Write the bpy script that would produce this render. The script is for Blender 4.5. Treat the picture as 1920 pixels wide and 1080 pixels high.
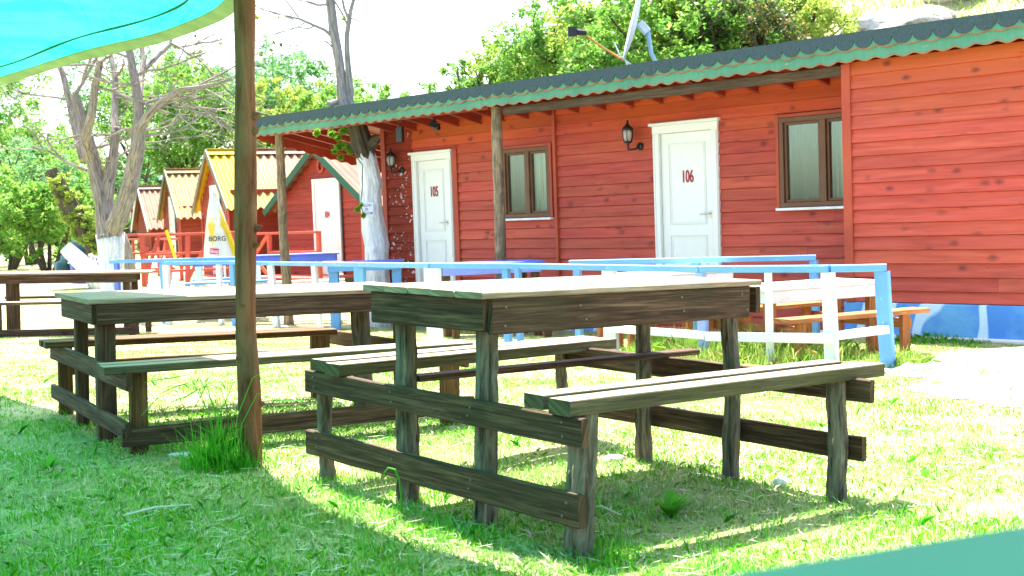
import bpy, math, random
import numpy as np
from mathutils import Vector, Matrix
R = math.radians
S = bpy.context.scene
COL = S.collection
for o in list(bpy.data.objects): bpy.data.objects.remove(o)

# ------------------------------------------------------------------ camera
CAM_Z = 0.97
pitch, roll = 0.0556, 0.035
cd = bpy.data.cameras.new("camera"); cam = bpy.data.objects.new("camera", cd); COL.objects.link(cam)
cd.sensor_width = 36; cd.lens = 2338.0/1920*36; cd.clip_start = 0.05; cd.clip_end = 800
r0 = Vector((1, 0, 0)); u0 = Vector((0, math.sin(pitch), math.cos(pitch))); f0 = Vector((0, math.cos(pitch), -math.sin(pitch)))
rt = r0*math.cos(roll) - u0*math.sin(roll); up = u0*math.cos(roll) + r0*math.sin(roll)
M = Matrix((rt, up, -f0)).transposed().to_4x4(); M.translation = Vector((0, 0, CAM_Z)); cam.matrix_world = M
cd.dof.use_dof = True; cd.dof.focus_distance = 6.5; cd.dof.aperture_fstop = 8
S.camera = cam

# ------------------------------------------------------------------ sky, sun, exposure
SUN_DIR = Vector((-0.137, 0.424, 1.0)).normalized()
el = math.asin(SUN_DIR.z); rot = math.atan2(SUN_DIR.x, SUN_DIR.y)
world = bpy.data.worlds.new("World"); S.world = world; world.use_nodes = True
nt = world.node_tree; nt.nodes.clear()
sky = nt.nodes.new("ShaderNodeTexSky"); sky.sky_type = 'NISHITA'; sky.sun_disc = False
sky.sun_elevation = el; sky.sun_rotation = rot; sky.dust_density = 3.0; sky.air_density = 1.0; sky.ozone_density = 1.0
bg = nt.nodes.new("ShaderNodeBackground"); bg.inputs[1].default_value = 0.15
wo = nt.nodes.new("ShaderNodeOutputWorld")
nt.links.new(sky.outputs[0], bg.inputs[0]); nt.links.new(bg.outputs[0], wo.inputs[0])
sd = bpy.data.lights.new("sun", 'SUN'); sd.energy = 5.0; sd.angle = R(0.5); sd.color = (1, 0.96, 0.88)
sun = bpy.data.objects.new("sun", sd); COL.objects.link(sun); sun.location = (0, 0, 30)
sun.rotation_euler = (-SUN_DIR).to_track_quat('-Z', 'Y').to_euler()
S.view_settings.view_transform = 'Standard'; S.view_settings.look = 'None'; S.view_settings.gamma = 1
S.view_settings.exposure = 2.2

# ------------------------------------------------------------------ materials
def nodes_of(name):
    m = bpy.data.materials.new(name); m.use_nodes = True
    t = m.node_tree; t.nodes.clear(); return m, t, t.nodes, t.links
def ramp(N, stops):
    r = N.new("ShaderNodeValToRGB"); e = r.color_ramp.elements
    while len(e) < len(stops): e.new(0.5)
    for k, (p, c) in enumerate(stops):
        e[k].position = p; e[k].color = (*c, 1) if len(c) == 3 else c
    return r
def mixc(N, L, fac, a, b, mode='MIX'):
    m = N.new("ShaderNodeMix"); m.data_type = 'RGBA'; m.blend_type = mode
    for s, v in ((m.inputs[0], fac), (m.inputs[6], a), (m.inputs[7], b)):
        if isinstance(v, (int, float)): s.default_value = v
        elif isinstance(v, tuple): s.default_value = (*v, 1)
        else: L.new(v, s)
    return m.outputs[2]
def noise(N, L, vec, scale, detail=4, rough=.55, dist=0):
    n = N.new("ShaderNodeTexNoise"); n.inputs['Scale'].default_value = scale; n.inputs['Detail'].default_value = detail
    n.inputs['Roughness'].default_value = rough; n.inputs['Distortion'].default_value = dist
    if vec is not None: L.new(vec, n.inputs['Vector'])
    return n.outputs['Fac']
def mapping(N, L, src, sc):
    m = N.new("ShaderNodeMapping"); m.inputs['Scale'].default_value = sc; L.new(src, m.inputs['Vector']); return m.outputs[0]
def finish(m, N, L, color, rough=.7, bump=None, bstr=.3, bdist=.01, spec=.3, metal=0, trans=0):
    b = N.new("ShaderNodeBsdfPrincipled"); o = N.new("ShaderNodeOutputMaterial")
    if isinstance(color, tuple): b.inputs['Base Color'].default_value = (*color, 1)
    else: L.new(color, b.inputs['Base Color'])
    if isinstance(rough, (int, float)): b.inputs['Roughness'].default_value = rough
    else: L.new(rough, b.inputs['Roughness'])
    b.inputs['Specular IOR Level'].default_value = spec; b.inputs['Metallic'].default_value = metal
    if bump is not None:
        bp = N.new("ShaderNodeBump"); bp.inputs['Strength'].default_value = bstr; bp.inputs['Distance'].default_value = bdist
        L.new(bump, bp.inputs['Height']); L.new(bp.outputs[0], b.inputs['Normal'])
    if trans:
        tr = N.new("ShaderNodeBsdfTranslucent"); mx = N.new("ShaderNodeMixShader"); mx.inputs[0].default_value = trans
        if isinstance(color, tuple): tr.inputs[0].default_value = (*color, 1)
        else: L.new(color, tr.inputs[0])
        L.new(b.outputs[0], mx.inputs[1]); L.new(tr.outputs[0], mx.inputs[2]); L.new(mx.outputs[0], o.inputs[0])
    else: L.new(b.outputs[0], o.inputs[0])
    return m
def maprange(N, L, v, a, b, c=0., d=1.):
    n = N.new("ShaderNodeMapRange"); L.new(v, n.inputs[0])
    for k, x in zip((1, 2, 3, 4), (a, b, c, d)): n.inputs[k].default_value = x
    return n.outputs[0]
def knots_on(N, L, uv, c, specs, col):
    """round knots with ragged dark checks, thinly scattered: (scale, share of cells, radius)"""
    for k, (sc, share, rad) in enumerate(specs):
        mp = N.new("ShaderNodeMapping"); mp.inputs['Scale'].default_value = (sc*.62, sc, 1); mp.inputs['Location'].default_value = (3.3*k, 1.7*k, 0); L.new(uv, mp.inputs['Vector'])
        dn = N.new("ShaderNodeTexNoise"); dn.inputs['Scale'].default_value = 4; dn.inputs['Detail'].default_value = 4; L.new(mp.outputs[0], dn.inputs['Vector'])
        mv = N.new("ShaderNodeMix"); mv.data_type = 'RGBA'; mv.blend_type = 'ADD'; mv.inputs[0].default_value = .22; L.new(mp.outputs[0], mv.inputs[6]); L.new(dn.outputs['Color'], mv.inputs[7])
        v = N.new("ShaderNodeTexVoronoi"); v.inputs['Scale'].default_value = 1.0; L.new(mv.outputs[2], v.inputs['Vector'])
        sp = N.new("ShaderNodeSeparateColor"); L.new(v.outputs['Color'], sp.inputs[0])
        lt = N.new("ShaderNodeMath"); lt.operation = 'LESS_THAN'; L.new(sp.outputs[0], lt.inputs[0]); lt.inputs[1].default_value = share
        ml = N.new("ShaderNodeMath"); ml.operation = 'MULTIPLY'; L.new(lt.outputs[0], ml.inputs[0]); L.new(maprange(N, L, v.outputs['Distance'], rad*.3, rad*1.5, .8, 0), ml.inputs[1])
        c = mixc(N, L, ml.outputs[0], c, col)
    return c
def wood(name, dark, mid, light, moss=None, mossamt=.5, knots=True, rough=.8, var=.25, grain=1.0, knot_scale=(2.2, 7, 1), sunlit_wear=None):
    m, t, N, L = nodes_of(name)
    uv = N.new("ShaderNodeUVMap").outputs[0]; geo = N.new("ShaderNodeNewGeometry"); tc = N.new("ShaderNodeTexCoord").outputs['Object']
    g1 = noise(N, L, mapping(N, L, uv, (1.3, 30, 1)), 1.5, 9, .72, .9)
    g2 = noise(N, L, mapping(N, L, uv, (5, 150, 1)), 1.0, 3, .6)
    r = ramp(N, [(.36, dark), (.5, mid), (.66, light)]); L.new(g1, r.inputs[0])
    c = mixc(N, L, maprange(N, L, g2, .42, .62, 0, .7*grain), r.outputs[0], dark)
    if knots:
        c = knots_on(N, L, uv, c, ((7, .16, .20),), tuple(x*.35 for x in dark))
    if moss:
        ms = noise(N, L, tc, 3.2, 5, .6)
        c = mixc(N, L, maprange(N, L, ms, .48, .68, 0, mossamt), c, moss)
    if sunlit_wear:      # seat tops pale grey-tan: sunlight put into the upper faces' colour, besides bleaching wear
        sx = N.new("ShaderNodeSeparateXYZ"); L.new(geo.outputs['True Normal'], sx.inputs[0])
        wr = mixc(N, L, maprange(N, L, g1, .3, .7, 0, 1), tuple(x*.6 for x in sunlit_wear), sunlit_wear)
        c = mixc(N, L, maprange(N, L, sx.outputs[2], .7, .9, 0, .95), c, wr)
    hv = N.new("ShaderNodeHueSaturation"); L.new(c, hv.inputs['Color']); L.new(maprange(N, L, geo.outputs['Random Per Island'], 0, 1, 1-var, 1+var), hv.inputs['Value'])
    bsum = N.new("ShaderNodeMath"); bsum.operation = 'ADD'; L.new(g1, bsum.inputs[0]); L.new(g2, bsum.inputs[1])
    return finish(m, N, L, hv.outputs[0], rough, bsum.outputs[0], .6, .004, .25)
def paint(name, col, under=(.25, .19, .14), chips=.12, rough=.55, var=.06, col2=None):
    m, t, N, L = nodes_of(name)
    uv = N.new("ShaderNodeUVMap").outputs[0]; tc = N.new("ShaderNodeTexCoord").outputs['Object']; geo = N.new("ShaderNodeNewGeometry")
    n1 = noise(N, L, mapping(N, L, uv, (6, 30, 1)), 1.5, 8, .7)
    n2 = noise(N, L, tc, 2.5, 4)
    base = mixc(N, L, maprange(N, L, n2, .35, .65, 0, 1), col, col2 if col2 else tuple(x*.8 for x in col))
    c = mixc(N, L, maprange(N, L, n1, .66-chips*.5, .72-chips*.35, 0, 1 if chips else 0), base, under)
    hv = N.new("ShaderNodeHueSaturation"); L.new(c, hv.inputs['Color']); L.new(maprange(N, L, geo.outputs['Random Per Island'], 0, 1, 1-var, 1+var), hv.inputs['Value'])
    return finish(m, N, L, hv.outputs[0], rough, n1, .35, .003, .35)
def bark(name, dark, light, spots=None, spotamt=.6, sc=1.0, wash=None):
    m, t, N, L = nodes_of(name)
    uv = N.new("ShaderNodeUVMap").outputs[0]; tc = N.new("ShaderNodeTexCoord").outputs['Object']
    g = noise(N, L, mapping(N, L, uv, (5*sc, 38*sc, 1)), 1, 7, .65, .8)
    r = ramp(N, [(.32, dark), (.62, light)]); L.new(g, r.inputs[0]); c = r.outputs[0]
    if spots: c = mixc(N, L, maprange(N, L, noise(N, L, tc, 5, 5), .5, .62, 0, spotamt), c, spots)
    bmp = g
    return finish(m, N, L, c, .9, bmp, 1.0, .02, .15)
def leafmat(name, a, b, c=None, trans=.5, rough=.45):
    m, t, N, L = nodes_of(name)
    geo = N.new("ShaderNodeNewGeometry"); tc = N.new("ShaderNodeTexCoord").outputs['Object']
    r = ramp(N, [(0, a), (.6, b), (1, c or b)]); L.new(geo.outputs['Random Per Island'], r.inputs[0])
    col = mixc(N, L, maprange(N, L, noise(N, L, tc, .9, 3), .35, .65, 0, .5), r.outputs[0], a)
    return finish(m, N, L, col, rough, trans=trans, spec=.3)
def plain(name, col, rough=.5, metal=0, spec=.4, trans=0, nz=.15, sc=8):
    m, t, N, L = nodes_of(name)
    tc = N.new("ShaderNodeTexCoord").outputs['Object']
    c = mixc(N, L, maprange(N, L, noise(N, L, tc, sc, 5), .3, .7, 0, 1), tuple(x*(1-nz) for x in col), tuple(min(1, x*(1+nz)) for x in col))
    return finish(m, N, L, c, rough, metal=metal, spec=spec, trans=trans)

OLDWOOD = wood("weathered_dark_wood", (.024, .011, .006), (.088, .044, .026), (.19, .112, .068), moss=(.040, .042, .018), mossamt=.35, var=.25)
SEATWOOD = wood("seat_plank", (.04, .032, .018), (.10, .085, .045), (.17, .145, .09), moss=(.07, .075, .02), mossamt=.5, var=.12, sunlit_wear=(.36, .28, .21))
TOPWOOD = wood("sun_bleached_boards", (.16, .11, .08), (.33, .25, .18), (.45, .35, .27), knots=False, var=.12)
BROWNWOOD = wood("brown_plank", (.06, .027, .009), (.14, .065, .022), (.22, .115, .045), moss=(.05, .045, .014), mossamt=.4)
LOG = bark("split_log_bark", (.016, .012, .008), (.27, .22, .17), spots=(.05, .05, .028), spotamt=.35)
POLE = bark("peeled_pole_bark", (.10, .036, .018), (.27, .115, .062), spots=(.24, .17, .10), spotamt=.25, sc=.6)
POSTBARK = bark("porch_post_bark", (.10, .065, .035), (.40, .30, .18), spots=(.11, .08, .05), spotamt=.5)
def redwall():
    m, t, N, L = nodes_of("red_stained_board")
    uv = N.new("ShaderNodeUVMap").outputs[0]; geo = N.new("ShaderNodeNewGeometry"); tc = N.new("ShaderNodeTexCoord").outputs['Object']
    g1 = noise(N, L, mapping(N, L, uv, (1.1, 16, 1)), 1.5, 6, .6, .6)
    r = ramp(N, [(.25, (.32, .040, .022)), (.5, (.45, .068, .037)), (.8, (.54, .108, .060))]); L.new(g1, r.inputs[0])
    c = r.outputs[0]
    # more orange towards the top, pinker lower down, in irregular patches
    sx = N.new("ShaderNodeSeparateXYZ"); L.new(tc, sx.inputs[0])
    ad = N.new("ShaderNodeMath"); ad.operation = 'MULTIPLY_ADD'; L.new(noise(N, L, tc, 1.1, 3), ad.inputs[0]); ad.inputs[1].default_value = .9; L.new(sx.outputs[2], ad.inputs[2])
    c = mixc(N, L, maprange(N, L, ad.outputs[0], 2.15, 2.75, 0, .75), c, (.52, .095, .012))
    c = mixc(N, L, maprange(N, L, noise(N, L, mapping(N, L, tc, (.8, .8, 1.6)), 1.3, 4), .55, .75, 0, .4), c, (.22, .035, .028))
    c = knots_on(N, L, uv, c, ((5.5, .34, .16), (8.0, .22, .20)), (.12, .02, .013))
    hv = N.new("ShaderNodeHueSaturation"); L.new(c, hv.inputs['Color']); L.new(maprange(N, L, geo.outputs['Random Per Island'], 0, 1, .86, 1.10), hv.inputs['Value'])
    h2 = N.new("ShaderNodeMath"); h2.operation = 'FRACT'; h3 = N.new("ShaderNodeMath"); h3.operation = 'MULTIPLY'; h3.inputs[1].default_value = 7.31; L.new(geo.outputs['Random Per Island'], h3.inputs[0]); L.new(h3.outputs[0], h2.inputs[0])
    L.new(maprange(N, L, h2.outputs[0], 0, 1, 0.4965, .5035), hv.inputs['Hue'])
    return finish(m, N, L, hv.outputs[0], .62, g1, .35, .003, .3)
REDWALL = redwall()
REDTRIM = paint("red_trim", (.40, .065, .025), chips=0, col2=(.33, .045, .02))
RAFTER = paint("dark_red_rafter", (.30, .04, .018), chips=0)
CORALRED = paint("coral_red_paint", (.50, .075, .045), chips=.03)
GREENPAINT = paint("green_fascia_paint", (.075, .25, .15), under=(.55, .6, .5), chips=.05, col2=(.055, .20, .125))
DKGREEN = paint("dark_green_paint", (.015, .09, .05), chips=.02)
RAWEDGE = paint("raw_board_edge", (.30, .14, .06), chips=0)
SHINGLE = plain("dark_shingle", (.035, .065, .072), .85, nz=.35, sc=60)
BEAM = wood("grey_brown_beam", (.045, .03, .02), (.10, .065, .042), (.16, .11, .075), var=.05)
WHITEDOOR = plain("white_door_paint", (.74, .74, .70), .4, nz=.02)
WHITEPAINT = paint("chipped_white_paint", (.80, .82, .84), under=(.3, .26, .2), chips=.13)
BLUEPAINT = paint("light_blue_paint", (.14, .36, .68), under=(.6, .65, .7), chips=.10, col2=(.12, .31, .62))
ROYAL = paint("royal_blue_paint", (.09, .15, .58), under=(.4, .45, .6), chips=.03)
LAVENDER = paint("faded_lavender_paint", (.30, .38, .72), under=(.6, .65, .75), chips=.1)
ORANGEWOOD = wood("orange_stained_wood", (.22, .07, .02), (.40, .15, .05), (.50, .22, .09), var=.1)
FRAMEBROWN = plain("brown_window_frame", (.13, .055, .022), .5)
SILL = plain("white_stone_sill", (.75, .75, .75), .5)
BLACKMETAL = plain("black_metal", (.012, .013, .015), .4)
WHITEMETAL = plain("pale_metal", (.62, .66, .72), .4)
GREYMETAL = plain("grey_blue_metal", (.28, .42, .48), .4, .4)
RUST = plain("rusty_arm", (.5, .2, .05), .7)
REDNUM = plain("red_number", (.35, .01, .02), .5)
INK = plain("black_ink", (.01, .012, .02), .6)
WHITEWASH = bark("whitewashed_bark", (.38, .40, .42), (.86, .88, .90), spots=(.8, .82, .84), spotamt=.4)
TREEBARK = bark("grey_tree_bark", (.055, .045, .038), (.36, .31, .27), spots=(.30, .30, .26), spotamt=.3, sc=.9)
LIMEBARK = bark("pale_tree_bark", (.10, .09, .085), (.33, .31, .30), sc=.6)
DARKBARK = bark("dark_tree_bark", (.03, .025, .018), (.12, .10, .07), sc=.5)
NAIL = plain("bright_nail_head", (.15, .13, .11), .5, .2)
GREENTABLE = paint("pale_green_table_paint", (.12, .23, .18), chips=0, rough=.6)
def glassmat():
    m, t, N, L = nodes_of("window_glass")
    g = N.new("ShaderNodeBsdfGlossy"); g.inputs[0].default_value = (.75, .95, .85, 1); g.inputs[1].default_value = .03
    tr = N.new("ShaderNodeBsdfTransparent"); tr.inputs[0].default_value = (.9, .95, .9, 1)
    mx = N.new("ShaderNodeMixShader"); mx.inputs[0].default_value = .13; o = N.new("ShaderNodeOutputMaterial")
    L.new(tr.outputs[0], mx.inputs[1]); L.new(g.outputs[0], mx.inputs[2]); L.new(mx.outputs[0], o.inputs[0]); return m
GLASS = glassmat()
def screenmat():
    m, t, N, L = nodes_of("insect_screen"); d = N.new("ShaderNodeBsdfDiffuse"); d.inputs[0].default_value = (.12, .12, .10, 1); tr = N.new("ShaderNodeBsdfTransparent")
    mx = N.new("ShaderNodeMixShader"); mx.inputs[0].default_value = .45; o = N.new("ShaderNodeOutputMaterial"); L.new(tr.outputs[0], mx.inputs[1]); L.new(d.outputs[0], mx.inputs[2]); L.new(mx.outputs[0], o.inputs[0]); return m
SCREEN = screenmat()
LAMPGLASS = plain("frosted_lamp_glass", (.62, .55, .48), .3, trans=.4)
def curtainmat():
    m, t, N, L = nodes_of("painted_fold_shade_curtain"); tc = N.new("ShaderNodeTexCoord").outputs['Object']
    n = noise(N, L, mapping(N, L, tc, (1, 1, .03)), 11, 3, .6)
    c = mixc(N, L, maprange(N, L, n, .44, .56, 0, 1), (.22, .24, .17), (.86, .88, .76))  # dark and pale vertical bands paint the shading of the folds
    return finish(m, N, L, c, .9, trans=.3)
CURTAIN = curtainmat()
MESHSCREEN = plain("grey_insect_screen", (.10, .10, .085), .8)
ROOM = plain("dark_room", (.05, .045, .035), .9)
def tin(name, a, b, c):
    m, t, N, L = nodes_of(name); tc = N.new("ShaderNodeTexCoord").outputs['Object']
    n = noise(N, L, tc, 1.1, 5, .6); r = ramp(N, [(.35, a), (.5, b), (.7, c)]); L.new(n, r.inputs[0])
    c2 = mixc(N, L, maprange(N, L, noise(N, L, tc, 30, 4), .55, .7, 0, .35), r.outputs[0], tuple(x*.5 for x in a))
    return finish(m, N, L, c2, .7)
YELLOWTIN = tin("yellow_faded_sheet", (.5, .36, .02), (.55, .40, .03), (.45, .27, .10))
YELLOWPINK = tin("yellow_pink_faded_sheet", (.22, .11, .055), (.26, .145, .06), (.27, .20, .04))
def yellowtin():
    m, t, N, L = nodes_of("yellow_painted_then_faded_sheet"); tc = N.new("ShaderNodeTexCoord").outputs['Object']
    n = noise(N, L, tc, 1.3, 5, .6); sx = N.new("ShaderNodeSeparateXYZ"); L.new(tc, sx.inputs[0])
    a = N.new("ShaderNodeMath"); a.operation = 'MULTIPLY_ADD'; L.new(n, a.inputs[0]); a.inputs[1].default_value = .5; L.new(sx.outputs[0], a.inputs[2])
    b = N.new("ShaderNodeMath"); b.operation = 'MULTIPLY_ADD'; L.new(n, b.inputs[0]); b.inputs[1].default_value = .9; L.new(sx.outputs[2], b.inputs[2])
    low = mixc(N, L, maprange(N, L, b.outputs[0], 2.1, 2.8, 0, 1), (.29, .22, .04), (.27, .145, .08))
    c = mixc(N, L, maprange(N, L, a.outputs[0], -5.9, -5.5, 0, 1), (.50, .36, .008), low)
    c = mixc(N, L, maprange(N, L, noise(N, L, tc, 30, 4), .55, .7, 0, .35), c, (.2, .14, .03))
    return finish(m, N, L, c, .7)
PINKTIN = tin("pink_faded_sheet", (.20, .085, .055), (.25, .115, .07), (.29, .155, .075))
CLOTHW = plain("white_parasol_cloth", (.70, .72, .60), .8, trans=.3)
CLOTHY = plain("yellow_parasol_cloth", (.75, .55, .02), .8, trans=.3)
PINKLBL = plain("pink_label", (.65, .03, .12), .6)
BLUEPLASTIC = plain("blue_plastic", (.005, .02, .5), .35)
DKGREENP = plain("dark_green_plastic", (.005, .05, .05), .35)
YELLOWPL = plain("yellow_plastic", (.85, .6, .0), .4)
PAPER = plain("white_notice_paper", (.8, .83, .86), .8, nz=.03)

def netmat():
    m, t, N, L = nodes_of("green_shade_net")
    tc = N.new("ShaderNodeTexCoord").outputs['Object']
    n = noise(N, L, tc, 2.2, 5, .6); n2 = noise(N, L, tc, 60, 3, .7)
    c = mixc(N, L, maprange(N, L, n, .42, .58, 0, 1), (.010, .25, .165), (.028, .37, .285))
    c = mixc(N, L, maprange(N, L, n2, .4, .6, 0, .3), c, (.004, .15, .11))
    d = N.new("ShaderNodeBsdfDiffuse"); tr = N.new("ShaderNodeBsdfTranslucent"); L.new(c, d.inputs[0]); L.new(c, tr.inputs[0])
    mx = N.new("ShaderNodeMixShader"); mx.inputs[0].default_value = .6; o = N.new("ShaderNodeOutputMaterial")
    tp = N.new("ShaderNodeBsdfTransparent"); tp.inputs[0].default_value = (.3, .9, .6, 1); m2 = N.new("ShaderNodeMixShader"); m2.inputs[0].default_value = .05
    L.new(d.outputs[0], mx.inputs[1]); L.new(tr.outputs[0], mx.inputs[2])
    L.new(mx.outputs[0], m2.inputs[1]); L.new(tp.outputs[0], m2.inputs[2]); L.new(m2.outputs[0], o.inputs[0]); return m
NET = netmat()
NETHEM = plain("pale_net_hem", (.30, .42, .22), .8, trans=.4)
NETSEAM = plain("dark_net_seam", (.01, .20, .12), .8, trans=.3)

# ------------------------------------------------------------------ mesh builder
rnd = random.Random(7)
class MB:
    def __init__(s): s.v = []; s.f = []; s.uv = []
    def face(s, idx, uv): s.f.append(idx); s.uv.append(uv)
    def loft(s, rings, lens, closed_ends=True, per=None, smooth=False):
        """rings: list of lists of points (same count); lens: length coordinate of each ring"""
        b = len(s.v); n = len(rings[0]); ou, ov = rnd.random()*50, rnd.random()*50
        for r in rings: s.v.extend([tuple(p) for p in r])
        if per is None:
            per = [0]
            r = rings[0]
            for i in range(n): per.append(per[-1] + (Vector(r[(i+1) % n])-Vector(r[i])).length)
        for k in range(len(rings)-1):
            for i in range(n):
                j = (i+1) % n
                s.face((b+k*n+i, b+k*n+j, b+(k+1)*n+j, b+(k+1)*n+i),
                       ((ou+lens[k], ov+per[i]), (ou+lens[k], ov+per[i+1]), (ou+lens[k+1], ov+per[i+1]), (ou+lens[k+1], ov+per[i])))
        if closed_ends:
            for k, rev in ((0, True), (len(rings)-1, False)):
                idx = [b+k*n+i for i in range(n)]
                c = sum((Vector(p) for p in rings[k]), Vector())/n
                uvs = []
                ax = (Vector(rings[k][0])-c).normalized() if (Vector(rings[k][0])-c).length > 1e-9 else Vector((1, 0, 0))
                nn = (Vector(rings[k][0])-c).cross(Vector(rings[k][n//4 or 1])-c); ay = nn.cross(ax).normalized() if nn.length > 1e-12 else Vector((0, 0, 1))
                for p in rings[k]:
                    q = Vector(p)-c; uvs.append((ou+q.dot(ax), ov+q.dot(ay)))
                if rev: idx = idx[::-1]; uvs = uvs[::-1]
                s.face(tuple(idx), tuple(uvs))
    def plank(s, p0, p1, wdir, w, t, ch=.004, jit=.0, seg=None, bow=0):
        """board from p0 to p1 (centre line), width w along wdir, thickness t"""
        p0 = Vector(p0); p1 = Vector(p1); ax = (p1-p0); Ln = ax.length; ax.normalize()
        wd = Vector(wdir); wd = (wd-ax*wd.dot(ax)).normalized(); td = ax.cross(wd)
        a, b_ = w/2, t/2; ch = min(ch, a*.4, b_*.4)
        prof = [(a-ch, b_), (-a+ch, b_), (-a, b_-ch), (-a, -b_+ch), (-a+ch, -b_), (a-ch, -b_), (a, -b_+ch), (a, b_-ch)]
        if seg is None: seg = max(1, int(Ln/.16)) if jit else 1
        rings = []; lens = []
        for k in range(seg+1):
            tt = k/seg; c = p0+(p1-p0)*tt + td*(bow*math.sin(math.pi*tt))
            jw = 1+rnd.uniform(-1, 1)*jit; jo = rnd.uniform(-1, 1)*jit*w*.4
            rings.append([c + wd*(x*jw+jo+rnd.uniform(-1, 1)*jit*.002*0) + td*(y*(1+rnd.uniform(-1, 1)*jit*.5)) for x, y in prof]); lens.append(Ln*tt)
        s.loft(rings, lens)
    def box(s, lo, hi, ch=.003):
        lo = Vector(lo); hi = Vector(hi); c = (lo+hi)/2; d = hi-lo
        k = max(range(3), key=lambda i: d[i]); o = [i for i in range(3) if i != k]
        a = c.copy(); a[k] = lo[k]; b_ = c.copy(); b_[k] = hi[k]
        wd = Vector((0, 0, 0)); wd[o[0]] = 1
        s.plank(a, b_, wd, d[o[0]], d[o[1]], ch)
    def tube(s, pts, rads, n=10, rough=0, ridges=0, seed=0, caps=True):
        pts = [Vector(p) for p in pts]; rg = random.Random(seed or rnd.random()); rings = []; lens = []; L_ = 0
        ridge = [1+rough*(rg.random()-.5)*2 for _ in range(n)]
        ref = None
        for k, p in enumerate(pts):
            if k == 0: d = pts[1]-pts[0]
            elif k == len(pts)-1: d = pts[-1]-pts[-2]
            else: d = pts[k+1]-pts[k-1]
            d.normalize()
            if ref is None:
                ref = Vector((1, 0, 0)) if abs(d.x) < .8 else Vector((0, 1, 0))
            x = (ref-d*ref.dot(d)).normalized(); ref = x; y = d.cross(x)
            if k: L_ += (p-pts[k-1]).length
            rr = rads[k] if hasattr(rads, '__len__') else rads
            rings.append([p+(x*math.cos(2*math.pi*i/n)+y*math.sin(2*math.pi*i/n))*rr*ridge[i]*(1+rough*.35*(rg.random()-.5)*2) for i in range(n)]); lens.append(L_)
        r0_ = rads[0] if hasattr(rads, '__len__') else rads
        per = [2*math.pi*max(r0_, .004)*i/n for i in range(n+1)]
        s.loft(rings, lens, caps, per)
    def log(s, p0, p1, ra, rb=None, n=14, rough=.10, wob=.006, seg=14):
        p0 = Vector(p0); p1 = Vector(p1); rb = rb or ra; pts = []; rads = []
        w1 = Vector((rnd.uniform(-1, 1), rnd.uniform(-1, 1), 0))*wob; w2 = Vector((rnd.uniform(-1, 1), rnd.uniform(-1, 1), 0))*wob
        for k in range(seg+1):
            t = k/seg; pts.append(p0.lerp(p1, t)+w1*math.sin(t*4.2)*1.5+w2*math.sin(t*9)); rads.append((ra+(rb-ra)*t)*(1+rnd.uniform(-.04, .04)))
        s.tube(pts, rads, n, rough)
    def sheet(s, poly, nrm, th):
        """flat polygon (3d pts, ccw seen from nrm) extruded by th against nrm"""
        b = len(s.v); n = len(poly); nv = Vector(nrm).normalized()
        poly = [Vector(p) for p in poly]
        ax = (poly[1]-poly[0]).normalized(); ay = nv.cross(ax)
        uv = [((p-poly[0]).dot(ax), (p-poly[0]).dot(ay)) for p in poly]
        s.v.extend([tuple(p) for p in poly]); s.v.extend([tuple(p-nv*th) for p in poly])
        s.face(tuple(range(b, b+n)), tuple(uv)); s.face(tuple(range(b+2*n-1, b+n-1, -1)), tuple(uv[::-1]))
        for i in range(n):
            j = (i+1) % n; s.face((b+i, b+n+i, b+n+j, b+j), (uv[i], uv[i], uv[j], uv[j]))
    def build(s, name, mat, parent=None, smooth=False):
        me = bpy.data.meshes.new(name); me.from_pydata(s.v, [], s.f)
        ul = me.uv_layers.new(name="UVMap")
        ul.data.foreach_set("uv", np.array([c for u in s.uv for q in u for c in q], dtype=np.float32))
        me.materials.append(mat); me.update()
        if smooth: me.polygons.foreach_set("use_smooth", [True]*len(me.polygons))
        o = bpy.data.objects.new(name, me); COL.objects.link(o)
        if parent is not None: o.parent = parent; o.matrix_parent_inverse = parent.matrix_world.inverted()
        return o
def empty(name, label, cat, group=None, loc=(0, 0, 0)):
    o = bpy.data.objects.new(name, None); COL.objects.link(o); o.location = loc; o.matrix_world = Matrix.Translation(loc)
    o['label'] = label; o['category'] = cat; o.empty_display_size = .2
    if group: o['group'] = group
    return o
def tag(o, label, cat, group=None):
    o['label'] = label; o['category'] = cat
    if group: o['group'] = group
    return o
def struct(o, kind='structure', label=None, cat=None):
    o['kind'] = kind
    if label: o['label'] = label
    if cat: o['category'] = cat
    return o
def text_mesh(txt, size, ext, M4, name, mat, parent, sx=1.0):
    c = bpy.data.curves.new(name, 'FONT'); c.body = txt; c.size = size; c.extrude = ext; c.align_x = 'CENTER'; c.align_y = 'CENTER'; c.offset = size*.012
    o = bpy.data.objects.new(name+'_src', c); COL.objects.link(o)
    dg = bpy.context.evaluated_depsgraph_get(); me = bpy.data.meshes.new_from_object(o.evaluated_get(dg)); bpy.data.objects.remove(o)
    me.transform(M4 @ Matrix.Diagonal((sx, 1, 1, 1))); me.materials.clear(); me.materials.append(mat); me.name = name
    q = bpy.data.objects.new(name, me); COL.objects.link(q)
    if parent is not None: q.parent = parent; q.matrix_parent_inverse = parent.matrix_world.inverted()
    return q
def frame_mat(origin, xdir, nrm):
    """matrix whose local x runs along xdir, y up, z along the outward normal"""
    x = Vector(xdir).normalized(); z = Vector(nrm).normalized(); y = z.cross(x)
    m = Matrix((x, y, z)).transposed().to_4x4(); m.translation = Vector(origin); return m

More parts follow.
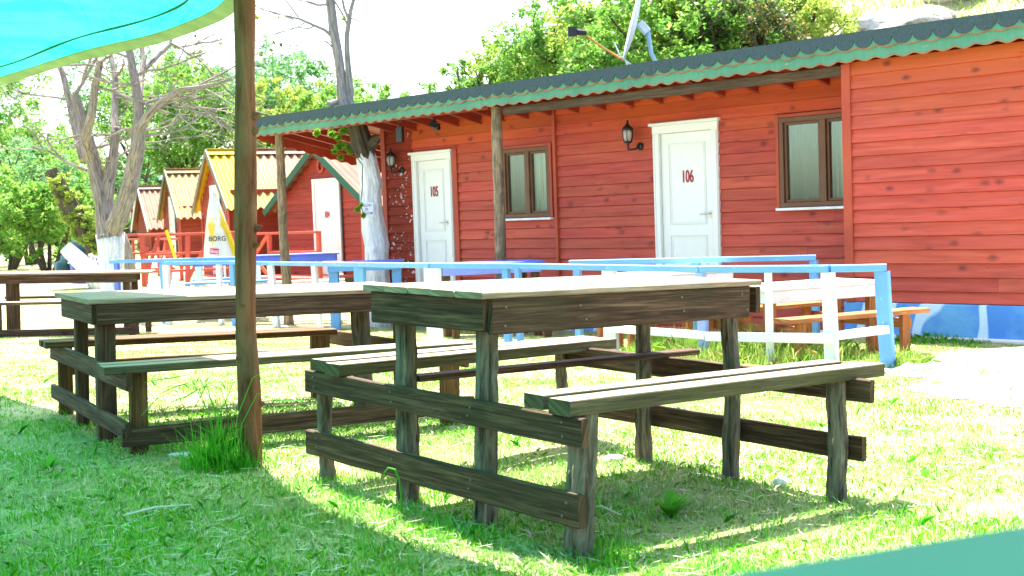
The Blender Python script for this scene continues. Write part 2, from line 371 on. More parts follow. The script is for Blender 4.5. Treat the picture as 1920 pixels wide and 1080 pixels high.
# ------------------------------------------------------------------ terrain
def sm(t): t = np.clip(t, 0, 1); return t*t*(3-2*t)
def terrain(X, Y):
    z = -.0026-.02846*np.clip(X, -12, 12)-.0064*np.clip(Y, -5, 30)
    e = np.clip(Y-7, 0, 13)
    ex = e*e/(e+2.5)*.048*(1-.55*sm((X-.5)/3.5))*(1-.7*sm((Y-18.5)/6))
    z = z-ex
    b = (X*.70+Y*.714)-11.0            # distance behind the long building's front, roughly
    hill = sm((b-5)/17)*(1.2+7.0*sm((X+1)/9)) + sm((b-16)/30)*2.5*sm((X+6)/10)
    back = sm((Y-48)/40)*3.5
    return z+hill+back
def ter(x, y): return float(terrain(np.array(x, float), np.array(y, float)))

gx = np.concatenate([np.linspace(-90, -12, 30)[:-1], np.linspace(-12, 14, 131)[:-1], np.linspace(14, 90, 30)])
gy = np.concatenate([np.linspace(-12, 2, 15)[:-1], np.linspace(2, 30, 141)[:-1], np.linspace(30, 150, 50)])
XX, YY = np.meshgrid(gx, gy); ZZ = terrain(XX, YY)
rs = np.random.RandomState(3)
ZZ = ZZ + rs.uniform(-.008, .008, ZZ.shape)*(YY < 18)
nx, ny = len(gx), len(gy)
gv = np.stack([XX, YY, ZZ], -1).reshape(-1, 3)
ii = np.arange((ny-1)*(nx-1)); rr_, cc_ = ii//(nx-1), ii % (nx-1)
a0 = rr_*nx+cc_
gf = np.stack([a0, a0+1, a0+nx+1, a0+nx], 1)
def np_mesh(name, v, f, mat, smooth=False):
    me = bpy.data.meshes.new(name); k = f.shape[1]
    me.vertices.add(len(v)); me.vertices.foreach_set("co", v.astype(np.float32).ravel())
    me.loops.add(f.size); me.loops.foreach_set("vertex_index", f.astype(np.int32).ravel())
    me.polygons.add(len(f)); me.polygons.foreach_set("loop_start", np.arange(0, f.size, k, dtype=np.int32))
    if smooth: me.polygons.foreach_set("use_smooth", np.ones(len(f), dtype=bool))
    me.update(); me.validate(); me.materials.append(mat)
    o = bpy.data.objects.new(name, me); COL.objects.link(o); return o
def groundmat():
    m, t, N, L = nodes_of("lawn_soil")
    tc = N.new("ShaderNodeTexCoord").outputs['Object']
    n1 = noise(N, L, tc, .55, 5, .6); n2 = noise(N, L, tc, 9, 6, .7); n3 = noise(N, L, tc, 70, 3, .7)
    c = mixc(N, L, maprange(N, L, n2, .35, .65, 0, 1), (.17, .27, .05), (.40, .38, .19))
    c = mixc(N, L, maprange(N, L, n1, .40, .62, 0, .9), c, (.50, .43, .27))
    c = mixc(N, L, maprange(N, L, n3, .3, .7, 0, .35), c, (.07, .09, .02))
    return finish(m, N, L, c, .95, n3, .8, .02, .1)
ground = np_mesh("ground", gv, gf, groundmat(), True); struct(ground)

# pale concrete path to the right, in front of the painted tables
def slab(name, pts, th, mat):
    mb = MB(); mb.sheet([Vector((x, y, ter(x, y)+th)) for x, y in pts], (0, 0, 1), th+.05); return struct(mb.build(name, mat))
SAND = plain("bleached_sandy_soil", (.60, .56, .48), .95, nz=.18, sc=14)
def bare_at(x, y, m=0.):
    return x > 2.42+m+.14*math.sin(y*5)+.05*math.sin(y*17) and 6.75+m+.22*math.sin(x*4)+.10*math.sin(x*11)+.04*math.sin(x*29) < y < 9.2+.36*(x-3.0) and x < 6.6
mb = MB(); cs_ = .05
for a_ in range(int(2.2/cs_), int(6.7/cs_)):
    for b_ in range(int(6.3/cs_), int(10.4/cs_)):
        x_, y_ = a_*cs_, b_*cs_
        if bare_at(x_+cs_/2, y_+cs_/2):
            n_ = len(mb.v); mb.v += [(p, q, ter(p, q)+.004) for p, q in ((x_, y_), (x_+cs_, y_), (x_+cs_, y_+cs_), (x_, y_+cs_))]; mb.face((n_, n_+1, n_+2, n_+3), ((0, 0),)*4)
struct(mb.build("bare_ground", SAND))
CONC = plain("pale_concrete", (.62, .60, .55), .9, nz=.12, sc=3)
slab("path", [(2.48, 8.15), (3.0, 8.5), (4.3, 9.1), (6.5, 9.9), (6.0, 11.4), (4.35, 9.95), (3.45, 9.55), (2.85, 8.85)], .03, CONC)

# ------------------------------------------------------------------ picnic tables (local frame: u across, v along, w up)
class LF:
    def __init__(s, O, ang, nrm=(.02845, .00639, .99957)):
        s.O = Vector(O); n = Vector(nrm).normalized(); a = R(ang)
        v = Vector((math.cos(a), math.sin(a), 0)); u = Vector((-math.sin(a), math.cos(a), 0))
        s.V = (v-n*v.dot(n)).normalized(); s.U = (u-n*u.dot(n)).normalized(); s.N = n
    def __call__(s, u, v, w): return s.O+s.U*u+s.V*v+s.N*w
U1 = Vector((-.6091, .7930, .0123)); V1 = Vector((.7926, .6092, -.0265))
T1 = LF((.1787, 3.6336, -.0309), 37.55); T1.U, T1.V = U1, V1

main = empty("picnic_table", "dark weathered picnic table on rough split-log legs, nearest on the lawn", "picnic table", "picnic tables on the lawn", T1(.75, .6, 0))
t = T1
# six table legs of split logs: four for the top, four for the benches
for (u, v, top, ra, du, dv) in ((0, -.012, .445, .040, -.01, .035), (.481, .0, .745, .034, .02, -.0), (.95, .0, .745, .037, .005, 0), (1.51, -.01, .40, .030, -.015, 0),
                                (-.015, 1.18, .445, .033, -.02, .015), (.49, 1.18, .745, .030, 0, -.01), (.955, 1.17, .745, .031, -.01, -.005), (1.51, 1.19, .41, .026, -.01, 0)):
    mb = MB(); mb.log(t(u, v, -.06), t(u+du*-1, v+dv, top), ra*1.04, ra*.96, n=20, rough=.21, wob=.004, seg=22); mb.build("leg", LOG, main, smooth=False)
def plk(lf, a, b, wdir, w, th, name, mat, parent, jit=.03, ch=.004, bow=0):
    mb = MB(); mb.plank(lf(*a), lf(*b), wdir, w, th, ch, jit, bow=bow); return mb.build(name, mat, parent)
# end rails, outside the legs
plk(t, (-.075, -.052, .378), (1.575, -.052, .377), t.N, .088, .026, "end_rail", OLDWOOD, main, .04)
plk(t, (-.06, -.050, .146), (1.575, -.052, .136), t.N, .096, .026, "end_rail", OLDWOOD, main, .04)
plk(t, (-.115, 1.232, .392), (1.57, 1.225, .395), t.N, .084, .026, "end_rail", OLDWOOD, main, .04)
plk(t, (-.085, 1.230, .186), (1.57, 1.222, .184), t.N, .088, .026, "end_rail", OLDWOOD, main, .04)
for (u_, rr) in ((-.0, 0), (.481, 0), (.95, 0), (1.5, 0)):
    for w_ in (.36, .40, .125, .165):
        p_ = t(u_+rnd.uniform(-.012, .012), -.0635, w_+rnd.uniform(-.006, .006)); mb = MB(); mb.tube([p_, p_-t.V*.004, p_-t.V*.005], [.0045, .0042, .001], 7); mb.build("nail", NAIL, main)
for v_ in (-.02, .32, .78, 1.10):
    for w_ in (.665, .715):
        p_ = t(.361, v_+rnd.uniform(-.02, .02), w_+rnd.uniform(-.008, .008)); mb = MB(); mb.tube([p_, p_-t.U*.006, p_-t.U*.007], [.0045, .0042, .001], 7); mb.build("nail", NAIL, main)
# seats: two boards each
plk(t, (.012, -.075, .446), (.008, 1.405, .449), t.U, .098, .046, "seat_board", SEATWOOD, main, .02, .003)['label'] = "front bench board, bleached, with sunlight painted into its top"
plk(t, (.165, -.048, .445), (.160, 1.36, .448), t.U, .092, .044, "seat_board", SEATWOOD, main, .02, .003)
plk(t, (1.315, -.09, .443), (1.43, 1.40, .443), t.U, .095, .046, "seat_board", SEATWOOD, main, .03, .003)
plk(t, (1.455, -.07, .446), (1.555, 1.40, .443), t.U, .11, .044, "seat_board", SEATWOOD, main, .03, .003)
plk(t, (.955, .04, .435), (.90, 1.40, .445), t.U, .075, .022, "footrest", OLDWOOD, main, .03)
# aprons
plk(t, (.372, -.055, .690), (.372, 1.135, .688), t.N, .116, .026, "apron", OLDWOOD, main, .02)
plk(t, (1.075, -.055, .690), (1.075, 1.20, .690), t.N, .110, .024, "apron", OLDWOOD, main, .02)
plk(t, (.388, -.058, .695), (1.06, -.058, .690), t.N, .108, .024, "apron", OLDWOOD, main, .03)
plk(t, (.388, 1.215, .692), (1.06, 1.215, .692), t.N, .10, .024, "apron", OLDWOOD, main, .03)
# top boards
u0_ = .352
for k, w in enumerate((.155, .150, .148, .150, .15)):
    plk(t, (u0_+w/2, -.088+rnd.uniform(-.012, .012), .758), (u0_+w/2, 1.215+rnd.uniform(-.02, .02), .758), t.U, w-.004, .021, "tabletop_board", TOPWOOD, main, .012, .005); u0_ += w

T2 = LF((-1.634, 5.341, .010), 31)
t = T2
tb2 = empty("picnic_table", "brown plank picnic table with wide board legs, half in the shade behind the round pole", "picnic table", "picnic tables on the lawn", T2(.7, .8, 0))
for (u, v, top, w, th, mat) in ((0, 0, .375, .075, .04, BROWNWOOD), (.45, -.03, .64, .085, .05, OLDWOOD), (1.0, -.02, .64, .06, .05, OLDWOOD), (1.40, -.02, .375, .07, .04, BROWNWOOD),
                       (-.04, 1.50, .375, .095, .04, BROWNWOOD), (.57, 1.52, .64, .04, .05, OLDWOOD), (1.27, 1.36, .375, .11, .04, BROWNWOOD)):
    plk(t, (u, v, -.05), (u, v, top), t.V, w, th, "leg", mat, tb2, .02)
mb = MB(); mb.log(t(.80, 1.42, -.05), t(.80, 1.40, .64), .055, .05, rough=.06, wob=.002); mb.build("leg", LOG, tb2)
plk(t, (-.10, -.062, .33), (1.5, -.062, .33), t.N, .085, .026, "end_rail", OLDWOOD, tb2)
plk(t, (-.07, -.062, .115), (1.5, -.062, .115), t.N, .075, .026, "end_rail", OLDWOOD, tb2)
plk(t, (-.10, 1.565, .33), (1.45, 1.50, .33), t.N, .085, .026, "end_rail", BROWNWOOD, tb2)
plk(t, (-.05, -.085, .085), (-.06, 1.62, .10), t.N, .080, .026, "long_rail", OLDWOOD, tb2)
plk(t, (1.43, -.05, .24), (1.33, 1.46, .24), t.N, .075, .026, "long_rail", BROWNWOOD, tb2)
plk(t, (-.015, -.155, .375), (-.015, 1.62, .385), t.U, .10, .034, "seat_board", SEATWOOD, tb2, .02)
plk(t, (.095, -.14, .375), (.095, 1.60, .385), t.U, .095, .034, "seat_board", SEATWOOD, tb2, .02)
plk(t, (1.25, -.15, .385), (1.15, 1.40, .385), t.U, .10, .034, "seat_board", BROWNWOOD, tb2, .02)
plk(t, (1.36, -.15, .385), (1.27, 1.38, .385), t.U, .10, .034, "seat_board", BROWNWOOD, tb2, .02)
plk(t, (.385, -.08, .585), (.385, 1.58, .592), t.N, .092, .028, "apron", OLDWOOD, tb2, .02)
plk(t, (1.09, -.08, .585), (1.09, 1.58, .592), t.N, .092, .028, "apron", OLDWOOD, tb2, .02)
plk(t, (.40, -.085, .585), (1.07, -.085, .585), t.N, .092, .026, "apron", OLDWOOD, tb2, .02)
plk(t, (.40, 1.585, .59), (1.07, 1.585, .59), t.N, .092, .026, "apron", OLDWOOD, tb2, .02)
u0_ = .365
for w in (.150, .15, .15, .15, .15):
    plk(t, (u0_+w/2, -.12, .645), (u0_+w/2, 1.62, .651), t.U, w-.004, .022, "tabletop_board", TOPWOOD, tb2, .012, .005); u0_ += w

T3 = LF((-5.22, 14.7, -.235), 12)
t = T3
tb3 = empty("picnic_table", "small dark picnic table at the far left edge, beyond the brown plank table", "picnic table", "picnic tables on the lawn", T3(.5, .2, 0))
for (u, v, top) in ((.1, .62, .70), (.55, .68, .70), (.1, -.7, .70), (.55, -.7, .70), (-.35, .72, .40), (1.0, .8, .40), (-.35, -.75, .40)):
    plk(t, (u, v, -.05), (u, v, top), t.V, .075, .06, "leg", OLDWOOD, tb3, .02)
plk(t, (.05, -1.0, .675), (.05, .74, .675), t.N, .10, .03, "apron", OLDWOOD, tb3)
plk(t, (.65, -1.0, .675), (.65, .74, .675), t.N, .10, .03, "apron", OLDWOOD, tb3)
plk(t, (-.4, .80, .33), (1.1, .82, .33), t.N, .09, .03, "end_rail", OLDWOOD, tb3)
plk(t, (-.39, -.8, .08), (-.39, .80, .08), t.N, .08, .03, "long_rail", OLDWOOD, tb3)
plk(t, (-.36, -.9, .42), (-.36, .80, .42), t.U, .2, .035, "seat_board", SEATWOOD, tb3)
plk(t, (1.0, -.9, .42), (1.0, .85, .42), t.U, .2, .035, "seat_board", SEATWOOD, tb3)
for k in range(4): plk(t, (.08+k*.18, -1.1, .74), (.08+k*.18, .92, .74), t.U, .176, .024, "tabletop_board", TOPWOOD, tb3, .01)

# green painted table right in front of the lens (its far corner shows, out of focus)
T4 = LF((.307, .243, 0), 22.5, (0, 0, 1))
t4 = empty("green_table", "pale green painted tabletop, blurred, cutting the bottom right corner of the lawn", "table", None, (.6, .3, -.02))
for k in range(4): plk(T4, (.44-k*.14, -.30, .745), (.44-k*.14, 1.3, .745), T4.U, .137, .03, "tabletop_board", GREENTABLE, t4, 0, .006)
for u, v in ((.36, -.2), (.36, 1.2), (-.0, -.2), (-.0, 1.2)): plk(T4, (u, v, -.05), (u, v, .73), T4.V, .07, .07, "leg", GREENTABLE, t4, 0)

# ------------------------------------------------------------------ pole and shade net
pts = [(-1.098, 5.08, -.1), (-1.095, 5.08, 0), (-1.090, 5.08, .3), (-1.093, 5.08, .55), (-1.082, 5.08, .8), (-1.068, 5.08, 1.1), (-1.055, 5.08, 1.4), (-1.035, 5.08, 1.9), (-1.03, 5.08, 2.05)]
pole = empty("wooden_pole", "round brown tree-trunk pole with knots standing in tall grass and holding up the green net", "pole", None, (-1.095, 5.08, 0))
ptsf = []; rf = []
for k in range(len(pts)-1):
    for j in range(4):
        q = Vector(pts[k]).lerp(Vector(pts[k+1]), j/4); ptsf.append(q); rf.append(.0425+.003*math.sin(q.z*7)+.004*(1-q.z/2)*.5+rnd.uniform(-.0008, .0008))
mb = MB(); mb.tube(ptsf, rf, 28, .012); mb.build("trunk", POLE, pole, smooth=True)
for z, dx, dy, s_ in ((1.42, .044, -.015, .013), (1.36, .042, -.02, .011), (.97, .046, -.01, .012), (.90, .044, -.02, .009), (.965, -.040, -.02, .012), (.44, -.035, -.028, .016), (.25, .046, -.01, .012), (.66, -.02, -.042, .008)):
    xx = -1.095+.0345*z; c = Vector((xx+dx*.9, 5.08+dy, z)); d = Vector((dx, dy, .015)).normalized()
    mb = MB(); mb.tube([c-d*.02, c, c+d*s_*.9, c+d*s_*1.5], [s_*1.5, s_*1.2, s_*.75, s_*.2], 9, .15); mb.build("knot", POLE, pole, smooth=True)

def shade_net():
    edge = [(-4.6, 9.9), (-3.35, 8.15), (-2.48, 7.17), (-1.77, 6.48), (-1.27, 5.78), (-1.07, 5.31), (-.87, 4.96), (-.6, 4.58), (-.3, 4.27), (.2, 3.8), (.8, 3.2), (1.4, 2.4), (1.9, 1.5)]
    pv = []; rows = 26; E_ = []
    for k in range(len(edge)-1):
        for j in range(8): E_.append(Vector(edge[k]).lerp(Vector(edge[k+1]), j/8))
    E_.append(Vector(edge[-1]))
    # smooth the outline
    for _ in range(6): E_ = [E_[0]]+[(E_[i-1]+E_[i]*2+E_[i+1])/4 for i in range(1, len(E_)-1)]+[E_[-1]]
    inward = Vector((-1.9, -2.6)); m_ = MB(); base = []
    def zf(x, y, e): return 1.95+.10*(1-math.exp(-e*2.2))+.030*math.sin(x*3.1+y*1.3)*min(1, e*2)+.018*math.sin(x*1.2-y*4.1)*min(1, e*2)+.006*math.sin(x*9+y*5)
    def pt(i, e):
        p = E_[i]+inward*e/2.2; return Vector((p.x, p.y, zf(p.x, p.y, e)))
    netroot = empty("shade_net", "bright turquoise green shade net stretched overhead from the pole to the top left corner", "shade net", None, (-1.3, 5.0, 1.95))
    es = [.05]+[.05+.13*k for k in range(1, 30)]
    for i in range(len(E_)-1):
        for k in range(len(es)-1):
            a, b, c, d = pt(i, es[k]), pt(i+1, es[k]), pt(i+1, es[k+1]), pt(i, es[k+1]); n = len(m_.v)
            m_.v += [tuple(a), tuple(b), tuple(c), tuple(d)]; m_.face((n, n+1, n+2, n+3), ((0, 0), (1, 0), (1, 1), (0, 1)))
    m_.build("net", NET, netroot, smooth=True)
    h = MB(); sm_ = MB()
    for i in range(len(E_)-1):
        a, b = pt(i, 0), pt(i+1, 0); c, d = pt(i+1, .05), pt(i, .05)
        dz = Vector((0, 0, -.012)); n = len(h.v)
        for q in (a+dz, b+dz, c, d, a+dz*1.6, b+dz*1.6, c+dz*.5, d+dz*.5): h.v.append(tuple(q))
        for f in ((0, 1, 2, 3), (7, 6, 5, 4), (0, 4, 5, 1), (2, 6, 7, 3)): h.face(tuple(n+x for x in f), ((0, 0), (1, 0), (1, 1), (0, 1)))
    sp = [pt(i, .16+.012*math.sin(i*.35))+Vector((0, 0, -.010)) for i in range(0, len(E_))]
    sm_.tube(sp, [.004+.002*math.sin(i*.45)**2 for i in range(len(sp))], 6, .2)
    h.build("hem", NETHEM, netroot); sm_.build("seam", NETSEAM, netroot)
shade_net()

# ------------------------------------------------------------------ the long red building
B = Vector((-.71407, .70007, 0)); NF = Vector((-.70007, -.71407, 0)); P0 = Vector((3.556, 11.258, 0)); UPV = Vector((0, 0, 1))
def W(s, z, d=0.): return P0+B*s-NF*d+UPV*z
bld = empty("guest_house", "long low red timber guest house with green scalloped eaves and doors 105 and 106", "building", None, W(4, -.2, 2))
REC = .70
def wbox(mb, s0, s1, z0, z1, d0, d1, ch=.003):
    """box in building coordinates, longest axis gets the loft"""
    d = [abs(s1-s0), abs(z1-z0), abs(d1-d0)]; k = d.index(max(d)); sc, zc, dc = (s0+s1)/2, (z0+z1)/2, (d0+d1)/2
    if k == 0: mb.plank(W(s0, zc, dc), W(s1, zc, dc), UPV, d[1], d[2], ch)
    elif k == 1: mb.plank(W(sc, z0, dc), W(sc, z1, dc), B, d[0], d[2], ch)
    else: mb.plank(W(sc, zc, d0), W(sc, zc, d1), B, d[0], d[1], ch)
PITCH = .124
def boards(mb, s0, s1, z0, z1, d, holes=(), phase=0., split=0.):
    z = z0-phase
    while z < z1:
        a, b_ = max(z, z0), min(z+PITCH, z1)
        if b_-a > .01:
            segs = [(s0, s1)]
            for (h0, h1, hz0, hz1) in holes:
                if hz0 < b_-.012 and hz1 > a+.012:
                    ns = []
                    for (p, q) in segs:
                        if h1 <= p or h0 >= q: ns.append((p, q)); continue
                        if h0 > p: ns.append((p, h0))
                        if h1 < q: ns.append((h1, q))
                    segs = ns
            for (h0, h1, hz0, hz1) in holes:      # strip of board left over a hole that ends part-way up it
                if a+.012 < hz1 < b_-.012:
                    mb.loft([[W(h0, hz1, d-.014), W(h0, b_, d-.006), W(h0, b_, d+.01), W(h0, hz1, d+.01)], [W(h1, hz1, d-.014), W(h1, b_, d-.006), W(h1, b_, d+.01), W(h1, hz1, d+.01)]], [0, h1-h0])
                if a+.012 < hz0 < b_-.012:
                    mb.loft([[W(h0, a+.003, d-.024), W(h0, hz0, d-.015), W(h0, hz0, d+.01), W(h0, a+.003, d+.01)], [W(h1, a+.003, d-.024), W(h1, hz0, d-.015), W(h1, hz0, d+.01), W(h1, a+.003, d+.01)]], [0, h1-h0])
            out = []
            for (p, q) in segs:
                if q-p > 1.6 and rnd.random() < split:
                    m_ = p+(q-p)*rnd.uniform(.3, .7); out += [(p, m_-.001), (m_+.001, q)]
                else: out.append((p, q))
            for (p, q) in out:
                if q-p < .01: continue
                w = rnd.uniform(-.0012, .0012)
                # clapboard: thicker at the bottom edge, so each board throws a thin line
                A_ = [W(p, a+.006, d-.026+w), W(p, b_, d-.004), W(p, b_, d+.01), W(p, a-.0005, d+.01)]
                C_ = [W(q, a+.006, d-.026+w), W(q, b_, d-.004), W(q, b_, d+.01), W(q, a-.0005, d+.01)]
                n = max(1, int((q-p)/.6)); rings = []; lens = []
                for k in range(n+1):
                    t_ = k/n; rings.append([x.lerp(y, t_) for x, y in zip(A_, C_)]); lens.append((q-p)*t_)
                mb.loft(rings, lens, True, [0, b_-a, b_-a+.016, 2*(b_-a)+.016, 2*(b_-a)+.03])
        z += PITCH
def wpart(fn, name, mat, parent=bld, **k):
    mb = MB(); fn(mb); return mb.build(name, mat, parent, **k)
ZB = -.42
D106 = (2.46, 3.34, -.14, 1.955); W106 = (.70, 1.70, .985, 1.905); D105 = (6.67, 7.45, -.14, 1.885); W105 = (4.925, 5.725, .975, 1.835)
boards_wall = []
wpart(lambda m: boards(m, -3.2, .53, .085, 2.30, 0., (), .02, .2), "wall", REDWALL)
wpart(lambda m: boards(m, .50, 4.81, -.35, 2.40, REC, (D106, W106), .06, .35), "wall", REDWALL)
wpart(lambda m: boards(m, 4.86, 7.45, -.40, 2.40, REC, (D105, W105), .0, .3), "wall", REDWALL)
def splat():
    m, t, N, L = nodes_of("red_board_flecked_with_whitewash")
    uv = N.new("ShaderNodeUVMap").outputs[0]; tc = N.new("ShaderNodeTexCoord").outputs['Object']
    g1 = noise(N, L, mapping(N, L, uv, (1.6, 22, 1)), 1.5, 6, .6, .6)
    r = ramp(N, [(.3, (.17, .022, .012)), (.55, (.28, .04, .018)), (.8, (.36, .06, .03))]); L.new(g1, r.inputs[0])
    n = noise(N, L, tc, 20, 2, .5); big = noise(N, L, tc, 2.6, 3, .6)
    mul = N.new("ShaderNodeMath"); mul.operation = 'MULTIPLY'; L.new(maprange(N, L, n, .62, .65, 0, 1), mul.inputs[0]); L.new(maprange(N, L, big, .47, .53, 0, 1), mul.inputs[1])
    c = mixc(N, L, mul.outputs[0], r.outputs[0], (.7, .7, .7))
    return finish(m, N, L, c, .7, g1, .4, .004, .2)
SPLAT = splat()
wpart(lambda m: boards(m, 7.45, 8.06, -.42, 2.40, REC, (), .0), "wall", SPLAT)['label'] = "red wall panel beside the whitewashed trunk, flecked with white"
# side and rear walls
wpart(lambda m: [m.plank(W(8.05, -.42+PITCH*(k+.5), REC), W(8.05, -.42+PITCH*(k+.5), 4.1), UPV, PITCH-.004, .03) for k in range(19)], "wall", REDWALL)
wpart(lambda m: [m.plank(W(8.05, -.42+PITCH*(k+.5), 4.1), W(-3.2, -.42+PITCH*(k+.5), 4.1), UPV, PITCH-.004, .03) for k in range(19)], "wall", REDWALL)
wpart(lambda m: wbox(m, .50, .53, .085, 2.3, .03, REC-.03), "wall", REDWALL)
# trims
wpart(lambda m: wbox(m, .495, .585, .085, 2.285, -.035, .03), "corner_trim", REDTRIM)
wpart(lambda m: wbox(m, 4.812, 4.858, -.35, 2.3, REC-.05, REC+.01), "corner_trim", REDTRIM)
wpart(lambda m: wbox(m, 6.565, 6.655, -.40, 1.90, REC-.04, REC+.01), "corner_trim", REDTRIM)
wpart(lambda m: wbox(m, 8.0, 8.09, -.42, 2.3, REC-.04, REC+.03), "corner_trim", REDTRIM)
# plinth, painted blue with pale swirls, only tall on the downhill right end
def plinthmat():
    m, t, N, L = nodes_of("blue_plinth_with_white_swirls")
    tc = N.new("ShaderNodeTexCoord").outputs['Object']
    w = N.new("ShaderNodeTexWave"); w.wave_type = 'RINGS'; w.inputs['Scale'].default_value = 1.1; w.inputs['Distortion'].default_value = 9; w.inputs['Detail'].default_value = 1; w.inputs['Detail Scale'].default_value = .8
    L.new(tc, w.inputs['Vector'])
    base = mixc(N, L, maprange(N, L, noise(N, L, tc, 2.5, 4), .4, .6, 0, 1), (.07, .24, .60), (.13, .36, .62))
    c = mixc(N, L, maprange(N, L, w.outputs['Fac'], .86, .93, 0, .85), base, (.60, .76, .84))
    return finish(m, N, L, c, .7, noise(N, L, tc, 25, 4), .5, .01)
PL = plinthmat()
wpart(lambda m: wbox(m, -3.2, .60, -.22, .083, -.03, .2, .01), "plinth", PL)
wpart(lambda m: wbox(m, .60, 8.1, -.75, -.36, REC-.05, REC+.2, .01), "plinth", PL)
wpart(lambda m: wbox(m, -3.3, 1.3, -.60, -.205, -.10, .1, .01), "footing", CONC)

def scallop(s0, s1, ztop, zbot, d, th, period, amp, phase=0., cusp=False, lip=0.):
    """board hanging in the facade plane with a scalloped lower edge; returns (board polygons, lip polygons)"""
    mb = MB(); lp = MB(); n = int((s1-s0)/period*12); prev = None
    for k in range(n+1):
        s = s0+(s1-s0)*k/n; ph = ((s+phase)/period) % 1.0
        if cusp: dz = amp*math.sqrt(max(0, 1-(2*ph-1)**2))
        else: dz = amp*.5*(1-math.cos(2*math.pi*ph))**1.0*.5+amp*.5*abs(math.sin(math.pi*ph))
        hs_ = math.sin(math.floor((s+phase)/period)*12.9898+ztop*7)*43758.5; hs_ -= math.floor(hs_); z = zbot+amp-dz*(.86+.28*hs_)+.004*math.sin(s*1.7+ztop*9)+.003*math.sin(s*5.1); cur = (s, z)
        if prev:
            (sa, za), (sb, zb) = prev, cur
            for m_, zt0, zt1, zl0, zl1, dd, tt in ((mb, ztop, ztop, za+lip, zb+lip, d, th),)+(((lp, za+lip, zb+lip, za, zb, d-.002, th),) if lip else ()):
                b = len(m_.v)
                for (q, zz) in ((sa, zt0), (sb, zt1), (sb, zl1), (sa, zl0)): m_.v.append(tuple(W(q, zz, dd)))
                for (q, zz) in ((sa, zt0), (sb, zt1), (sb, zl1), (sa, zl0)): m_.v.append(tuple(W(q, zz, dd+tt)))
                uvq = ((sa, zt0), (sb, zt1), (sb, zl1), (sa, zl0))
                m_.face((b, b+1, b+2, b+3), uvq); m_.face((b+7, b+6, b+5, b+4), uvq[::-1])
                m_.face((b+3, b+2, b+6, b+7), uvq); m_.face((b+1, b, b+4, b+5), uvq)
        prev = cur
    return mb, lp
SE = 9.92
roof = MB()
slope = -.20
roof.plank(W((-3.4+SE)/2, 2.505, -.135), W((-3.4+SE)/2, 2.505+slope*4.5, 4.4), B, SE+3.4, .03, .003)
rf = roof.build("roof", SHINGLE, bld)
sl = MB(); sl.plank(W((-3.4+SE)/2, 2.466, -.10), W((-3.4+SE)/2, 2.466+slope*4.45, 4.35), B, SE+3.35, .03, .003); sl.build("roof_lining", RAFTER, rf)
for nm, mt, a in (("shingle_edge", SHINGLE, dict(ztop=2.545, zbot=2.400, d=-.165, th=.012, period=.187, amp=.082, cusp=True)),):
    m_, _ = scallop(-3.4, SE, **a); m_.build(nm, mt, rf)
for (s0, s1, dz) in ((-3.4, 1.15, 0), (1.153, 5.235, .004), (5.24, SE, -.008)):
    m_, l_ = scallop(s0, s1, 2.515+dz, 2.378+dz, -.152, .012, .205, .022, .05, False, .011)
    o = m_.build("upper_fascia", GREENPAINT, rf); l_.build("fascia_edge", RAWEDGE, rf)
    m_, l_ = scallop(s0, s1, 2.47+dz, 2.278+dz, -.137, .014, .185, .026, .0, False, .013)
    m_.build("lower_fascia", GREENPAINT, rf); l_.build("fascia_edge", RAWEDGE, rf)
# end fascia running back along the left end
def endfascia(s):
    mb = MB(); n = 150; prev = None
    for k in range(n+1):
        d = -.12+k/n*4.3; zt = 2.48+slope*(d+.1); zb = zt-.25-.012*math.cos(2*math.pi*d/.2)
        if prev:
            b = len(mb.v); (d0, t0, b0) = prev
            for ss in (s, s+.014):
                for (dd, zz) in ((d0, t0), (d, zt), (d, zb), (d0, b0)): mb.v.append(tuple(W(ss, zz, dd)))
            q = ((d0, t0), (d, zt), (d, zb), (d0, b0)); mb.face((b, b+1, b+2, b+3), q); mb.face((b+7, b+6, b+5, b+4), q[::-1]); mb.face((b+3, b+2, b+6, b+7), q)
        prev = (d, zt, zb)
    return mb
endfascia(SE-.002).build("end_fascia", REDTRIM, rf)
# rafters and beams
s = .72
while s < SE-.05:
    if not (7.9 < s < 8.25):
        mb = MB(); L1 = REC+.02 if s < 8.05 else 3.6
        z0 = 2.392; mb.plank(W(s, z0, -.11), W(s, z0+slope*(L1+.11), L1), B, .045, .085, .003); mb.build("rafter", RAFTER, rf)
    s += .415
wpart(lambda m: wbox(m, .59, 5.02, 2.190, 2.285, -.01, .075, .008), "front_beam", BEAM)
wpart(lambda m: wbox(m, 5.30, SE-.05, 2.285, 2.36, .02, .08, .004), "front_beam", RAFTER)
def postmesh(s, z0, z1, ra, rb, d=.03, lean=.0):
    mb = MB(); mb.log(W(s-lean, z0, d), W(s, z1, d), ra, rb, 18, .05, .012, 22); return mb
postmesh(5.18, -.50, 2.30, .070, .063, .04).build("porch_post", POSTBARK, bld, smooth=False)
p2 = postmesh(9.63, -.62, 2.30, .075, .062, .06, .03); p2.build("porch_post", POSTBARK, bld)

